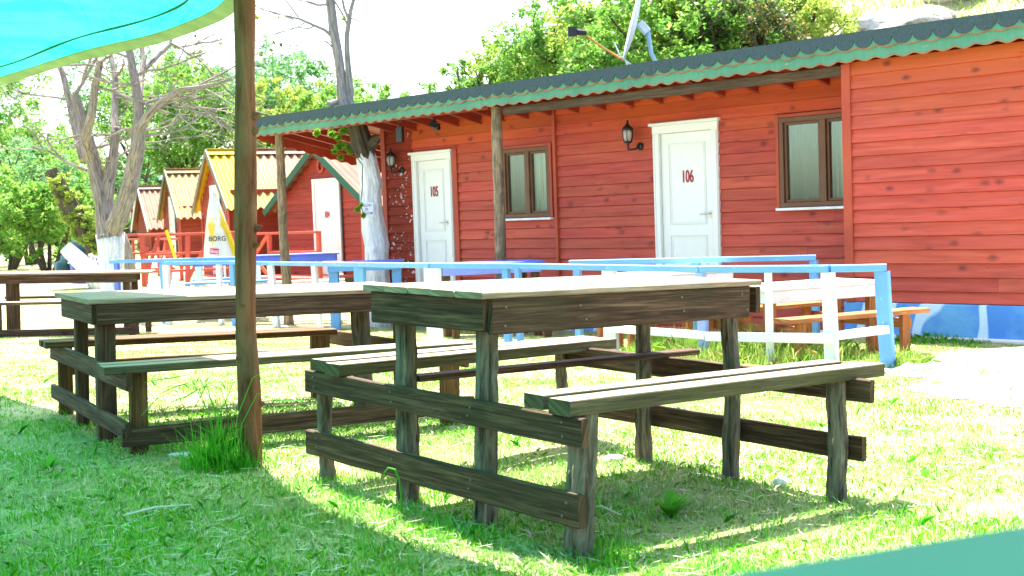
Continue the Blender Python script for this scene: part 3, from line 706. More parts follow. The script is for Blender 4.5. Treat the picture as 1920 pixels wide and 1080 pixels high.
def door(s0, s1, z0, z1, num, label):
    fr = MB(); fw = .085
    for (a, b_) in ((s0, s0+fw), (s1-fw, s1)): wbox(fr, a, b_, z0, z1-.10, REC-.045, REC+.06, .006)
    wbox(fr, s0, s1, z1-.10, z1-.012, REC-.045, REC+.06, .006); wbox(fr, s0-.03, s1+.03, z1-.012, z1+.022, REC-.075, REC+.0, .008)
    for (a, b_) in ((s0+.012, s0+.03), (s1-.03, s1-.012)): wbox(fr, a, b_, z0, z1-.115, REC-.055, REC-.044, .003)
    f_ = fr.build("door_frame", WHITEDOOR, bld)
    dm = MB(); a, b_ = s0+fw, s1-fw; dd = REC+.0
    wbox(dm, a+.003, b_-.003, z0, z1-.103, dd, dd+.04, .003)
    w = b_-a
    for (pz0, pz1) in ((z0+.22, z0+.86), (z0+.98, z1-.22)):
        # moulded panels
        for k, (off, pr) in enumerate(((.0, .010), (.022, .005))):
            x0, x1, y0, y1 = a+.105+off, b_-.105-off, pz0+off, pz1-off; t_ = .010
            wbox(dm, x0, x1, y0, y0+t_, dd-pr, dd+.001, .002); wbox(dm, x0, x1, y1-t_, y1, dd-pr, dd+.001, .002)
            wbox(dm, x0, x0+t_, y0+t_, y1-t_, dd-pr, dd+.001, .002); wbox(dm, x1-t_, x1, y0+t_, y1-t_, dd-pr, dd+.001, .002)
    d_ = dm.build("door", WHITEDOOR, bld); d_['label'] = label
    hm = MB(); hz = z0+1.09; hs = a+.055
    hm.box(Vector((0, 0, 0)), Vector((.001, .001, .001))) if 0 else None
    wbox(hm, hs-.014, hs+.014, hz-.05, hz+.035, dd-.005, dd, .002)
    hm.tube([W(hs, hz, dd-.004), W(hs, hz, dd-.045), W(hs+.02, hz, dd-.05), W(hs+.11, hz-.004, dd-.05)], [.009, .009, .009, .007], 8)
    hm.build("handle", BRASS, d_)
    text_mesh(num, .19, .004, frame_mat(W((a+b_)/2-.005, z0+1.50, dd-.005), -B, NF), "door_number", REDNUM, d_, .58)
    return d_
BRASS = plain("dull_metal_handle", (.55, .53, .48), .35, .6)
door(*D106, "106", "white panelled door with the number 106")
door(*D105, "105", "white panelled door with the number 105")
def window(s0, s1, z0, z1, mid, label):
    w = MB(); fw = .05; D = REC
    for (a, b_, c, e) in ((s0, s1, z0, z0+fw), (s0, s1, z1-fw, z1), (s0, s0+fw, z0+fw, z1-fw), (s1-fw, s1, z0+fw, z1-fw), (mid-.035, mid+.035, z0+fw, z1-fw)):
        wbox(w, a, b_, c, e, D-.045, D+.05, .004)
    root = w.build("window", FRAMEBROWN, bld); root['label'] = label
    cs = MB()
    for (a, b_) in ((s0+fw, mid-.035), (mid+.035, s1-fw)):
        g = .028
        for q in ((a, b_, z0+fw, z0+fw+g), (a, b_, z1-fw-g, z1-fw), (a, a+g, z0+fw+g, z1-fw-g), (b_-g, b_, z0+fw+g, z1-fw-g)): wbox(cs, *q, D-.02, D+.03, .003)
    cs.build("casement", FRAMEBROWN, root)
    m9 = MB(); wbox(m9, mid+.05, s1-fw-.03, z0+fw+.03, z1-fw-.03, D+.012, D+.013, .0002); m9.build('insect_screen', SCREEN, root)
    for (a, b_) in ((s0+fw+.02, mid-.045), (mid+.045, s1-fw-.02)):
        gm = MB(); wbox(gm, a, b_, z0+fw+.02, z1-fw-.02, D+.004, D+.009, .001); gm.build("pane", GLASS, root)
    cm = MB(); n = 60; a, b_ = s0+.03, s1-.03; pr = None; rings = []
    for k in range(n+1):
        s_ = a+(b_-a)*k/n; d_ = D+.10+.045*math.sin(k*1.25)+.02*math.sin(k*.53+1); 
        if pr:
            bb = len(cm.v); cm.v += [tuple(W(pr[0], z0, pr[1])), tuple(W(s_, z0, d_)), tuple(W(s_, z1, d_)), tuple(W(pr[0], z1, pr[1]))]
            cm.face((bb, bb+1, bb+2, bb+3), ((0, 0), (1, 0), (1, 1), (0, 1)))
        pr = (s_, d_)
    cm.build("curtain", CURTAIN, root, smooth=True)
    rm = MB(); wbox(rm, s0-.05, s1+.05, z0-.05, z1+.05, D+.3, D+.33); rm.build("room_back", ROOM, root)
    sm_ = MB(); wbox(sm_, s0-.03, s1+.03, z0-.032, z0-.004, D-.085, D+.02, .004); sm_.build("sill", SILL, root)
    tr = MB()
    for (p, q, c, e) in ((s0-.04, s0-.002, z0, z1+.035), (s1+.002, s1+.04, z0, z1+.035), (s0-.002, s1+.002, z1+.002, z1+.035)): wbox(tr, p, q, c, e, D-.05, D+.0, .003)
    tr.build("surround", REDTRIM, root)
    return root
wa = window(*W106, 1.195, "wide two-pane window right of door 106")
wb = window(*W105, 5.30, "two-pane window between the porch post and the step in the wall")
# wall lanterns
def lantern(s, zc, label):
    m_ = MB(); D = REC-.024
    cx = W(s, zc, D-.13)
    def P(x, y, z): return cx+B*x+NF*y+UPV*z
    # wall rose and arm (swings below the lantern)
    m_.tube([W(s-.075, zc-.13, D), W(s-.075, zc-.13, D-.025)], [.045, .036], 16)
    m_.tube([W(s-.075, zc-.13, D-.02), W(s-.055, zc-.155, D-.06), W(s-.02, zc-.165, D-.11), W(s, zc-.14, D-.13), W(s, zc-.09, D-.13)], [.012, .011, .010, .011, .014], 10)
    m_.tube([P(0, 0, -.175), P(0, 0, -.15), P(0, 0, -.135), P(0, 0, -.10), P(0, 0, -.085)], [.004, .013, .008, .012, .035], 12)
    m_.tube([P(0, 0, -.088), P(0, 0, -.075), P(0, 0, -.07)], [.045, .050, .045], 16)
    m_.tube([P(0, 0, .055), P(0, 0, .068), P(0, 0, .085), P(0, 0, .105), P(0, 0, .125), P(0, 0, .135), P(0, 0, .15), P(0, 0, .175)], [.062, .066, .055, .034, .016, .012, .016, .003], 16)
    for k in range(6):
        a = k*math.pi/3; c, q = math.cos(a), math.sin(a)
        m_.tube([P(c*.044, q*.044, -.075), P(c*.060, q*.060, -.02), P(c*.063, q*.063, .02), P(c*.058, q*.058, .06)], .0045, 6)
    l_ = m_.build("wall_lantern", BLACKMETAL, bld, smooth=True); l_['label'] = label
    g = MB(); g.tube([P(0, 0, -.072), P(0, 0, -.03), P(0, 0, .02), P(0, 0, .055)], [.036, .050, .055, .050], 16); g.build("lamp_glass", LAMPGLASS, l_, smooth=True)
lantern(3.60, 1.865, "black lantern left of door 106")
lantern(7.74, 1.815, "black lantern beside the whitewashed trunk")
# floodlight and small camera under the eave
m_ = MB(); wbox(m_, 7.05, 7.17, 2.02, 2.21, .16, .21, .008); m_.tube([W(7.11, 2.21, .19), W(7.11, 2.27, .17), W(7.0, 2.28, .15)], .012, 8); m_.build("floodlight", BLACKMETAL, bld)
m_ = MB(); m_.tube([W(6.45, 2.17, .2), W(6.40, 2.20, .12)], [.035, .045], 10); m_.tube([W(6.45, 2.18, .2), W(6.5, 2.27, .25)], .012, 6); wbox(m_, 6.36, 6.42, 2.12, 2.2, .16, .22, .005); m_.build("eave_camera", BLACKMETAL, bld)

# satellite dish on the roof
dish = empty("satellite_dish", "white satellite dish seen edge-on, on the roof above the first lantern right of the middle", "satellite dish", None, (1.75, 14.7, 2.3))
n_ = Vector((-.955, .035, .26)).normalized(); ctr = Vector((1.56, 14.95, 3.22)); ex = Vector((0, 1, 0)).cross(n_).normalized(); ey = n_.cross(ex)
m_ = MB(); NR, NA = 8, 32
for k in range(NR):
    for i in range(NA):
        q = []
        for (kk, i2) in ((k, i), (k, i+1), (k+1, i+1), (k+1, i)):
            r_ = kk/NR*.43; a = 2*math.pi*i2/NA; q.append(tuple(ctr+ex*(r_*math.cos(a)*1.04)+ey*(r_*math.sin(a)*.95)+n_*(r_*r_*.32-.02)))
        q2 = [tuple(Vector(p)-n_*.012) for p in q]; b = len(m_.v); m_.v += q+q2
        m_.face((b, b+1, b+2, b+3), ((0, 0),)*4); m_.face((b+7, b+6, b+5, b+4), ((0, 0),)*4)
        if k == NR-1: m_.face((b+3, b+2, b+6, b+7), ((0, 0),)*4)
m_.build("reflector", WHITEMETAL, dish, smooth=True)
bot = ctr-ex*.44 if (ctr-ex*.44).z < ctr.z else ctr+ex*.44
lnb = ctr+n_*.62-UPV*.06
lnb = Vector((.93, 14.8, 3.12))
m_ = MB(); m_.tube([bot+n_*.02, bot.lerp(lnb, .5)-UPV*.02, lnb], [.014, .013, .012], 8); m_.build("feed_arm", RUST, dish)
m_ = MB(); m_.tube([lnb+Vector((.05, 0, 0)), lnb-Vector((.06, 0, -.01))], [.03, .038], 12); m_.plank(lnb+Vector((-.115, 0, -.04)), lnb+Vector((-.115, 0, .07)), (1, 0, 0), .11, .07, .01); m_.build("feed_horn", BLACKMETAL, dish)
m_ = MB(); br = ctr-n_*.06
m_.plank(br-n_*.0+UPV*.03, br-n_*.10-UPV*.06, (0, 1, 0), .12, .09, .01); m_.build("bracket", WHITEMETAL, dish)
m_ = MB(); m_.tube([br-n_*.10-UPV*.03, Vector((1.74, 14.85, 2.86)), Vector((1.86, 14.8, 2.60)), Vector((1.88, 14.8, 2.25))], [.03, .026, .026, .026], 10)
m_.build("mast", GREYMETAL, dish)
m_ = MB(); m_.tube([Vector((1.30, 14.8, 3.0)), Vector((1.36, 14.8, 2.85)), bot, Vector((1.52, 14.85, 2.72)), Vector((1.6, 14.85, 2.5))], .008, 6); m_.tube([bot, bot+Vector((.05, 0, -.15)), Vector((1.5, 14.8, 2.45))], .01, 6); m_.build("cable", WHITEMETAL, dish)

# ------------------------------------------------------------------ railing in front of the terrace
def seg_plank(name, a, b, w, th, mat, parent, wdir=(0, 0, 1), jit=.01):
    mb = MB(); mb.plank(a, b, wdir, w, th, .004, jit); return mb.build(name, mat, parent)
def post_at(x, y, ztop, w, th, mat, parent, dirv=(1, -.9, 0), lean=(0, 0), name="post"):
    g = ter(x, y); mb = MB(); mb.plank((x, y, g-.1), (x+lean[0], y+lean[1], ztop), dirv, w, th, .006, .05); return mb.build(name, mat, parent)
rail = empty("railing", "long light blue railing on white and blue posts, running behind the dark picnic tables", "railing", None, (.9, 10.6, -.2))
RP = [(2.575, 8.55, .545), (2.22, 8.66, .545), (1.45, 9.48, .535), (.84, 10.72, .520), (-.05, 11.55, .535), (-.76, 12.0, .545), (-1.70, 14.0, .515), (-2.40, 15.5, .490), (-3.22, 17.0, .470), (-4.0, 17.9, .48), (-5.2, 18.8, .48)]
for k in range(len(RP)-1):
    a, b = Vector(RP[k]), Vector(RP[k+1]); e = (b-a).normalized()*.01
    seg_plank("top_rail", a-e*0, b-e*.2, .050, .085, BLUEPAINT, rail)
for k, (w, m_, ln) in enumerate(((.10, BLUEPAINT, (-.03, .0)), (.095, WHITEPAINT, (-.02, 0)), (.075, LAVENDER, (-.01, 0)), (.14, WHITEPAINT, (0, 0)), (.075, BLUEPAINT, (0, 0)), (.19, WHITEPAINT, (0, 0)), (.17, BLUEPAINT, (0, 0)), (.08, WHITEPAINT, (-.05, 0)), (.11, WHITEPAINT, (-.06, 0)), (.10, BLUEPAINT, (0, 0)), (.14, WHITEPAINT, (0, 0)))):
    x, y, z = RP[k]; post_at(x, y, z-.026, w, .05, m_, rail, lean=ln)
post_at(.06, 11.4, .515, .06, .05, BLUEPAINT, rail)
post_at(1.86, 9.03, .515, .05, .04, WHITEPAINT, rail)
post_at(-3.72, 17.6, .45, .10, .05, ROYAL, rail)
seg_plank("lower_rail", (.78, 10.62, .010), (1.45, 9.42, .035), .065, .03, WHITEPAINT, rail)
seg_plank("lower_rail", (1.455, 9.40, .028), (2.20, 8.58, .065), .070, .03, WHITEPAINT, rail)
seg_plank("lower_rail", (2.24, 8.58, .085), (2.57, 8.50, .125), .060, .03, WHITEPAINT, rail)
rail2 = empty("railing", "second light blue railing, close to the blue plinth and behind the white-topped table", "railing", None, (2.7, 11.2, -.25))
seg_plank("top_rail", (.55, 11.75, .535), (2.74, 11.20, .525), .048, .08, BLUEPAINT, rail2)
for x, y in ((2.72, 11.2), (1.7, 11.46), (.62, 11.72)): post_at(x, y, .50, .075, .05, BLUEPAINT, rail2)
rail3 = empty("railing", "light blue railing at the far left, in front of the whitewashed forked tree", "railing", None, (-5, 19.4, -.3))
seg_plank("top_rail", (-6.25, 19.5, .515), (-3.95, 18.6, .515), .055, .085, BLUEPAINT, rail3)
for x, y, m_, w in ((-6.15, 19.45, ROYAL, .11), (-5.35, 19.15, BLUEPAINT, .13), (-4.4, 18.78, WHITEPAINT, .1)): post_at(x, y, .488, w, .05, m_, rail3)

def ptable(label, O, ang, L, H, BH, mt, ma, ml, mb_, width=.62, bench=True, cat="picnic table", splay=0., bw=.24, boff=.38, legw=.09):
    z = ter(O[0], O[1]) if len(O) == 2 else O[2]
    F = LF((O[0], O[1], z), ang, (0, 0, 1)); e = empty("picnic_table", label, cat, "painted picnic tables behind the railing", F(width/2, L/2, 0))
    n = 4; w = width/n
    for k in range(n): plk(F, (w*(k+.5), -.08, H), (w*(k+.5), L+.08, H), F.U, w-.005, .025, "tabletop_board", mt, e, .01)
    for u in (.03, width-.03): plk(F, (u, -.02, H-.062), (u, L+.02, H-.062), F.N, .095, .025, "apron", ma, e, .01)
    for v in (-.035, L+.035): plk(F, (.045, v, H-.062), (width-.045, v, H-.062), F.N, .095, .025, "apron", ma, e, .01)
    for v in (.02, L-.02):
        for u in (.09, width-.09): plk(F, (u-splay*(1 if u < width/2 else -1), v, -.06), (u, v, H-.02), F.V, legw, .06, "leg", ml, e, .02)
        if bench: plk(F, (-boff, v+.06, BH-.10), (width+boff, v+.06, BH-.10), F.N, .08, .03, "end_rail", ml, e, .01)
    if bench:
        for u in (-boff, width+boff):
            plk(F, (u, -.15, BH), (u, L+.15, BH), F.U, bw, .035, "seat_board", mb_, e, .01)
            for v in (.02, L-.02): plk(F, (u, v, -.06), (u, v, BH-.02), F.V, .075, .05, "leg", ml, e, .02)
    return e
ptable("white-topped picnic table with orange-brown legs at the right end, beside the corner railing post", (1.98, 9.40, -.18), 26, 1.05, .545, .33, WHITEPAINT, WHITEPAINT, ORANGEWOOD, ORANGEWOOD, .62, boff=.27, bw=.19)
ptable("white picnic table with brown legs in tall weeds, directly behind the railing's lavender post", (1.05, 10.7, -.22), 20, .95, .66, .34, WHITEPAINT, WHITEPAINT, ORANGEWOOD, ORANGEWOOD, .5, boff=.25, bw=.18)
ptable("royal blue picnic table with dark brown legs, at the foot of the middle porch post", (-.72, 13.55, -.36), 14, 1.05, .84, .60, ROYAL, LAVENDER, BROWNWOOD, ROYAL, .7, splay=.08)
ptable("short blue picnic table beside the whitewashed tree trunk", (-2.30, 15.9, -.38), 4, .85, .86, .5, ROYAL, BLUEPAINT, BLUEPAINT, BLUEPAINT, .4, bench=False, legw=.12)
ptable("long royal blue picnic table on white legs, in front of the red cabin door", (-4.0, 18.6, -.40), 8, 1.35, .94, .50, ROYAL, ROYAL, WHITEPAINT, WHITEPAINT, .5)
ptable("blue and white picnic table in front of the folded parasol", (-4.95, 19.6, -.36), 10, .95, .86, .5, BLUEPAINT, ROYAL, WHITEPAINT, BLUEPAINT, .7)

CABINWALL = wood("weathered_red_cabin_board", (.20, .024, .014), (.30, .042, .024), (.37, .065, .038), var=.15, grain=.4, rough=.7)
# ------------------------------------------------------------------ A-frame cabins
def cabin(label, apex, gdir, zr, L, tinm, bargem, door=None, num=None, hw=1.63, rise=1.15, wall=1.24, zf=-.05, ornament=True, deckrail=True, scale=1., dwhite=True):
    ax, ay = apex; G = Vector((gdir[0], gdir[1], 0)).normalized(); Rg = Vector((-G.y, G.x, 0))   # Rg points back along the ridge
    if Rg.y < 0: Rg = -Rg
    hw *= scale; rise *= scale; wall *= scale
    def P(u, y, z): return Vector((ax, ay, 0))+G*u+Rg*y+UPV*z
    e = empty("cabin", label, "cabin", "small gabled cabins in a row", P(0, L/2, zf))
    ze = zr-rise; sl_ = rise/hw; fd = .17   # roof overhang in front of the gable wall
    # walls of boards
    m_ = MB(); z = zf; pit = .15
    while z < zr-.12:
        b_ = min(z+pit, zr-.1); hwid = min(wall, (zr-.06-(z+b_)/2)/sl_)
        segs = [(-hwid, hwid)]
        if door and z < door[3]: segs = [(-hwid, door[0]), (door[1], hwid)] if hwid > door[1] else []
        for (p, q) in segs:
            if q-p < .03: continue
            A_ = [P(p, fd-.022, z), P(p, fd-.004, b_), P(p, fd+.02, b_), P(p, fd+.02, z)]; C_ = [x+G*(q-p) for x in A_]
            m_.loft([A_, C_], [0, q-p])
        z += pit
    m_.build("wall", CABINWALL, e)
    for sd_ in (-1, 1):
        m_ = MB(); z = zf
        while z < ze+.3: m_.plank(P(sd_*(wall-.01), fd+.02, z+pit/2), P(sd_*(wall-.01), L-.2, z+pit/2), UPV, pit-.004, .028); z += pit
        m_.build("wall", CABINWALL, e)
        m_ = MB(); m_.plank(P(sd_*(wall+.012), fd-.035, zf), P(sd_*(wall+.012), fd-.035, ze+.32), G, .07, .03); m_.build("corner_trim", CORALRED, e)
        # corrugated roof
        per = .185; n = int(L/per*8); b = 0; m_ = MB()
        for k in range(n+1):
            y = L*k/n; dz = .032*math.cos(2*math.pi*y/per); 
            for j, t_ in enumerate((0, .5, 1)): m_.v.append(tuple(P(sd_*hw*t_, y, zr-rise*t_+dz)))
        for k in range(n):
            for j in range(2):
                i0 = k*3+j; m_.face((i0, i0+1, i0+4, i0+3), ((0, 0),)*4)
        m_.build("roof_sheet", tinm, e, smooth=True)
        m_ = MB(); m_.plank(P(sd_*.02, -.01, zr-.03), P(sd_*(hw+.02), -.01, ze-.04), (G*sd_*rise+UPV*hw).normalized() if 0 else UPV, .15, .03, .004); m_.build("bargeboard", bargem, e)
    m_ = MB(); n = int(L/.155)
    m_.plank(P(0, 0, zr+.045), P(0, L, zr+.045), G, .20, .02)
    for sd_ in (-1, 1): m_.plank(P(sd_*.13, 0, zr-.03), P(sd_*.13, L, zr-.03), (G*sd_*1.0-UPV*.72), .20, .012)
    m_.build("ridge_cap", tinm, e)
    if door:
        d0, d1, dz0, dz1 = door; fm = MB()
        for (p, q) in ((d0, d0+.06), (d1-.06, d1)): fm.plank(P((p+q)/2, fd-.03, dz0), P((p+q)/2, fd-.03, dz1), G, .06, .05)
        fm.plank(P(d0, fd-.032, dz1+.03), P(d1, fd-.032, dz1+.03), UPV, .07, .05)
        fm.build("door_frame", WHITEDOOR, e)
        dm = MB(); dm.plank(P((d0+d1)/2, fd-.01, dz0), P((d0+d1)/2, fd-.01, dz1), G, d1-d0-.125, .03)
        a_, b2, y_ = d0+.12, d1-.12, fd-.028
        for (p, q, r_, s_) in ((a_, b2, dz1-.12, dz1-.12), (a_, b2, dz0+.2, dz0+.2)): dm.plank(P(p, y_, r_), P(q, y_, s_), UPV, .015, .008)
        for p in (a_, b2): dm.plank(P(p, y_, dz0+.2), P(p, y_, dz1-.12), G, .015, .008)
        dob = dm.build("door", WHITEDOOR, e)
        hm = MB(); hm.tube([P(d0+.13, fd-.03, dz0+.85), P(d0+.13, fd-.07, dz0+.85)], .02, 8); hm.build("handle", BRASS, dob)
        if num: text_mesh(num, .20, .004, frame_mat(P((d0+d1)/2, fd-.032, dz0+1.22), G, -Rg), "door_number", REDNUM, dob, .6)
        pm = MB()
        pm.plank(P(d1+.05, fd-.034, dz0), P(d1+.05, fd-.034, dz1+.02), G, .04, .02); pm.build("door_trim", BLACKMETAL, e)
    if ornament:
        m_ = MB(); m_.tube([P(.08, fd-.03, zr-.30), P(.09, fd-.05, zr-.42)], [.0, .0], 6) if 0 else None
        ring = [P(.10+.085*math.cos(a), fd-.045, zr-.36+.13*math.sin(a)) for a in [2*math.pi*k/18 for k in range(19)]]
        m_.tube(ring, .028, 8); m_.build("gable_ornament", CORALRED, e)
    if deckrail:
        m_ = MB()
        for k in range(7): m_.plank(P(-wall, -.95+k*.17, zf-.02), P(wall, -.95+k*.17, zf-.02), Rg, .16, .04)
        m_.build("porch_deck", CORALRED, e)
        m_ = MB()
        for k in range(2): m_.plank(P(-.2, -1.12-.22*k, zf-.12-.13*k), P(.9, -1.12-.22*k, zf-.12-.13*k), Rg, .2, .04)
        m_.build("step", CORALRED, e)
        m_ = MB(); m_.plank(P(-wall, -.97, zf-.13), P(wall, -.97, zf-.13), UPV, .18, .03); m_.build("deck_skirt", REDTRIM, e)
        for u in (-wall, -.30, wall):
            m_ = MB(); m_.plank(P(u, -.95, zf-.5), P(u, -.95, zf+.92), G, .09, .07); m_.build("porch_rail_post", CORALRED, e)
        for (a, b_, z_, w_) in ((-wall, wall, .90, .05), (-.3, wall, .52, .04)):
            m_ = MB(); m_.plank(P(a, -.985, zf+z_), P(b_, -.985, zf+z_), UPV, w_, .04); m_.build("porch_rail", CORALRED, e)
        for (a, b_) in ((-wall+.05, -.34), (-.34, -wall+.05)):
            m_ = MB(); m_.plank(P(a, -.96 if a < b_ else -1.0, zf+.05), P(b_, -.96 if a < b_ else -1.0, zf+.86), UPV, .09, .025); m_.build("cross_brace", ORANGERED, e)
    return P
ORANGERED = paint("orange_red_paint", (.62, .10, .03), chips=0)
cabin("red cabin with dark green bargeboards and a white door, just left of the whitewashed trunk", (-4.05, 26.0), (.714, -.70), 2.57, 3.2, PINKTIN, DKGREEN, (-.22, .69, -.04, 1.87), "104", hw=1.80, rise=1.27, wall=1.37, zf=-.06)
MOSSY = paint("mossy_bargeboard", (.16, .15, .09), chips=.1)
cabin("red cabin with bright yellow ridge and a white door behind the folded parasol", (-6.97, 29.0), (.42, -.91), 2.77, 2.7, yellowtin(), MOSSY, (-.40, .64, -.1, 1.92), "103", hw=2.0, rise=1.38, wall=1.5, zf=-.12)
cabin("red cabin with faded yellow-pink sheet roof, between the yellow one and the farthest", (-10.0, 36.5), (.40, -.916), 2.72, 3.4, YELLOWPINK, MOSSY, (-.40, .6, -.1, 1.9), None, hw=1.95, rise=1.42, wall=1.5, zf=-.15, ornament=False)
cabin("farthest red cabin with a short pink sheet roof and a white edge board", (-12.75, 43.0), (.42, -.91), 2.50, 3.4, PINKTIN, WHITEPAINT, None, None, hw=1.9, rise=1.45, wall=1.45, zf=-.25, ornament=False)

# folded beer parasol standing in front of the yellow cabin
par = empty("folded_parasol", "white and yellow folded parasol with black lettering, leaning in front of the yellow-roofed cabin", "parasol", None, (-5.05, 21.3, -.3))
m_ = MB(); rings = []; lens = []; base = Vector((-4.90, 21.3, 0))
for k in range(15):
    t_ = k/14; z = 1.62-1.20*t_; r_ = .03+.27*(t_**.85); cx = -.13+.03*t_+.12*t_*t_*.6
    rings.append([base+Vector((cx+r_*(1+.10*math.cos(5*a+t_))*math.cos(a), r_*.45*(1+.12*math.cos(7*a))*math.sin(a), z)) for a in [2*math.pi*i/40 for i in range(40)]]); lens.append(1.2*t_)
m_.loft(rings, lens); 
def clothmat():
    m, t, N, L = nodes_of("white_and_yellow_parasol_cloth"); tc = N.new("ShaderNodeTexCoord").outputs['Object']
    n = noise(N, L, mapping(N, L, tc, (3.2, 2, 1.1)), 1.6, 3, .5)
    c = mixc(N, L, maprange(N, L, n, .50, .56, 0, 1), (.72, .73, .66), (.72, .55, .06))
    return finish(m, N, L, c, .8, trans=.25)
m_.build("cloth", clothmat(), par, smooth=True)
m_ = MB(); m_.tube([base+Vector((.02, 0, -.35)), base+Vector((.0, 0, .5)), base+Vector((-.13, 0, 1.66))], .02, 8); m_.build("parasol_pole", WHITEMETAL, par)
m_ = MB(); pr = [base+Vector((-.125+.03*t2+.072*t2*t2+.03+.265*t2**.85-.02, -.07, 1.62-1.24*t2)) for t2 in [.25+.085*k for k in range(10)]]; m_.tube(pr, [.010, .016, .02, .025, .03, .034, .038, .04, .035, .015], 8); m_.build("yellow_flap", CLOTHY, par, smooth=True)
text_mesh("BORG", .115, .003, frame_mat(base+Vector((-.065, -.135, .80)), (1, 0, 0), (0, -1, .12)), "lettering", INK, par, .95)
m_ = MB(); m_.plank(base+Vector((-.20, -.140, .60)), base+Vector((-.05, -.140, .585)), (0, 0, 1), .10, .006); lb = m_.build("label_patch", PINKLBL, par)
text_mesh("Shop", .085, .002, frame_mat(base+Vector((-.125, -.1445, .592)), (1, 0, 0), (0, -1, .05)), "label_lettering", WHITEDOOR, lb, .8)

# red railing frames, shed and odds and ends on the far left
def shed():
    e = empty("red_shed", "low dark red shed with white eaves board, behind the fork of the whitewashed tree", "shed", None, (-13.5, 44, 0))
    m_ = MB(); m_.plank((-17.5, 44, -.6), (-17.5, 44, 1.3), (1, 0, 0), 0.1, 3); m_ = MB()
    m_.plank((-13.9, 50, -.8), (-13.9, 50, 1.45), (1, .2, 0), 4.0, .15); m_.build("wall", DARKBARK, e)
    m_ = MB(); m_.plank((-16.3, 49.4, 1.50), (-12.6, 49.4, 1.42), (0, 0, 1), .22, .06); m_.build("eaves_board", WHITEPAINT, e)
    m_ = MB(); m_.sheet([Vector((-16.3, 49.4, 1.62)), Vector((-12.0, 49.4, 1.54)), Vector((-12.3, 52.6, 3.0)), Vector((-15.4, 52.6, 2.7))], (0, -.4, 1), .06); m_.build("roof", CABINWALL, e)
    e2 = empty("green_roofed_hut", "grey-green flat roof showing above the farthest cabin", "hut", None, (-11.8, 41, 0))
    m_ = MB(); m_.plank((-14.3, 50, 3.05), (-10.9, 50, 3.02), (0, 1, .1), 3.0, .12); m_.build("roof", DKGREEN, e2)
    m_ = MB(); m_.plank((-12.4, 50.5, -.5), (-12.4, 50.5, 2.9), (1, 0, 0), 2.4, 1.5); m_.build("wall", DARKBARK, e2)
shed()
def redframe(x, y, w, label, h=.75):
    g = ter(x, y); e = empty("porch_railing", label, "railing", None, (x, y, g))
    for k in range(3):
        m_ = MB(); m_.plank((x+w*k/2, y, g-.05), (x+w*k/2, y+.2*k, g+h+.25), (1, 0, 0), .09, .06); m_.build("post", CORALRED, e)
    for z in (.28, .62, 1.0):
        m_ = MB(); m_.plank((x-.05, y-.05, g+z), (x+w+.05, y+.37, g+z), (0, 0, 1), .05, .04); m_.build("rail", CORALRED, e)
    m_ = MB(); m_.plank((x+w*.5, y+.02, g+.1), (x+w*.78, y+.22, g+.95), (1, 0, 0), .08, .025); m_.build("brace", CORALRED, e)
redframe(-7.25, 24.6, 1.7, "coral red railing right behind the leaning yellow bar")
redframe(-8.0, 25.6, .95, "coral red railing beside the whitewashed tree trunk", .5)
m_ = MB(); m_.tube([(-6.50, 24.3, .30), (-6.68, 24.3, .98)], .03, 8); tag(m_.build("yellow_bar", YELLOWPL, None), "yellow bar leaning on the coral red railing left of the cabins", "bar")
yucca_c = (-7.25, 23.6)
# things stacked against the far left tree
def crate_stack():
    m_ = MB()
    e = empty("blue_tub", "glossy blue plastic tub at the far left behind the whitewashed tree", "tub", None, (-9.0, 26.4, -.2))
    m_.tube([(-9.0, 26.4, -.3), (-9.0, 26.4, .05), (-9.0, 26.4, .42), (-9.0, 26.4, .44)], [.24, .29, .33, .35], 20); m_.build("tub_body", BLUEPLASTIC, e, smooth=True)
    m_ = MB(); m_.tube([(-9.33, 26.3, .36), (-9.2, 26.1, .42), (-9.0, 26.04, .44), (-8.8, 26.1, .42), (-8.67, 26.3, .36)], .018, 6); m_.build("handle", WHITEMETAL, e)
    for k, (x, y, z, lb_) in enumerate(((-9.45, 27.2, .62, "dark green plastic container topmost at the far left"), (-9.75, 27.3, .25, "dark green plastic container under another at the far left edge"))):
        mm = MB(); mm.tube([(x, y, z-.3), (x, y, z-.26), (x, y, z+.1), (x, y, z+.16), (x, y, z+.26)], [.20, .23, .23, .10, .09], 16)
        tag(mm.build("plastic_container", DKGREENP, None, smooth=True), lb_, "container", "containers at the far left")
    e = empty("folding_chair", "white slatted folding chair tilted beside the blue tub", "chair", None, (-8.45, 25.6, -.2))
    for k in range(5):
        mm = MB(); mm.plank((-8.62+.07*k, 25.6, .50-.02*k), (-8.50+.07*k, 25.6, .12-.02*k), (1, 0, 0), .035, .015); mm.build("slat", WHITEPAINT, e)
    for (a, b_) in (((-8.66, 25.62, .53), (-8.30, 25.62, .42)), ((-8.52, 25.62, .10), (-8.18, 25.62, .02)), ((-8.52, 25.7, .1), (-8.6, 25.9, -.25)), ((-8.18, 25.7, .05), (-8.2, 25.9, -.28))):
        mm = MB(); mm.tube([a, b_], .02, 6); mm.build("frame_bar", WHITEPAINT, e)
crate_stack()

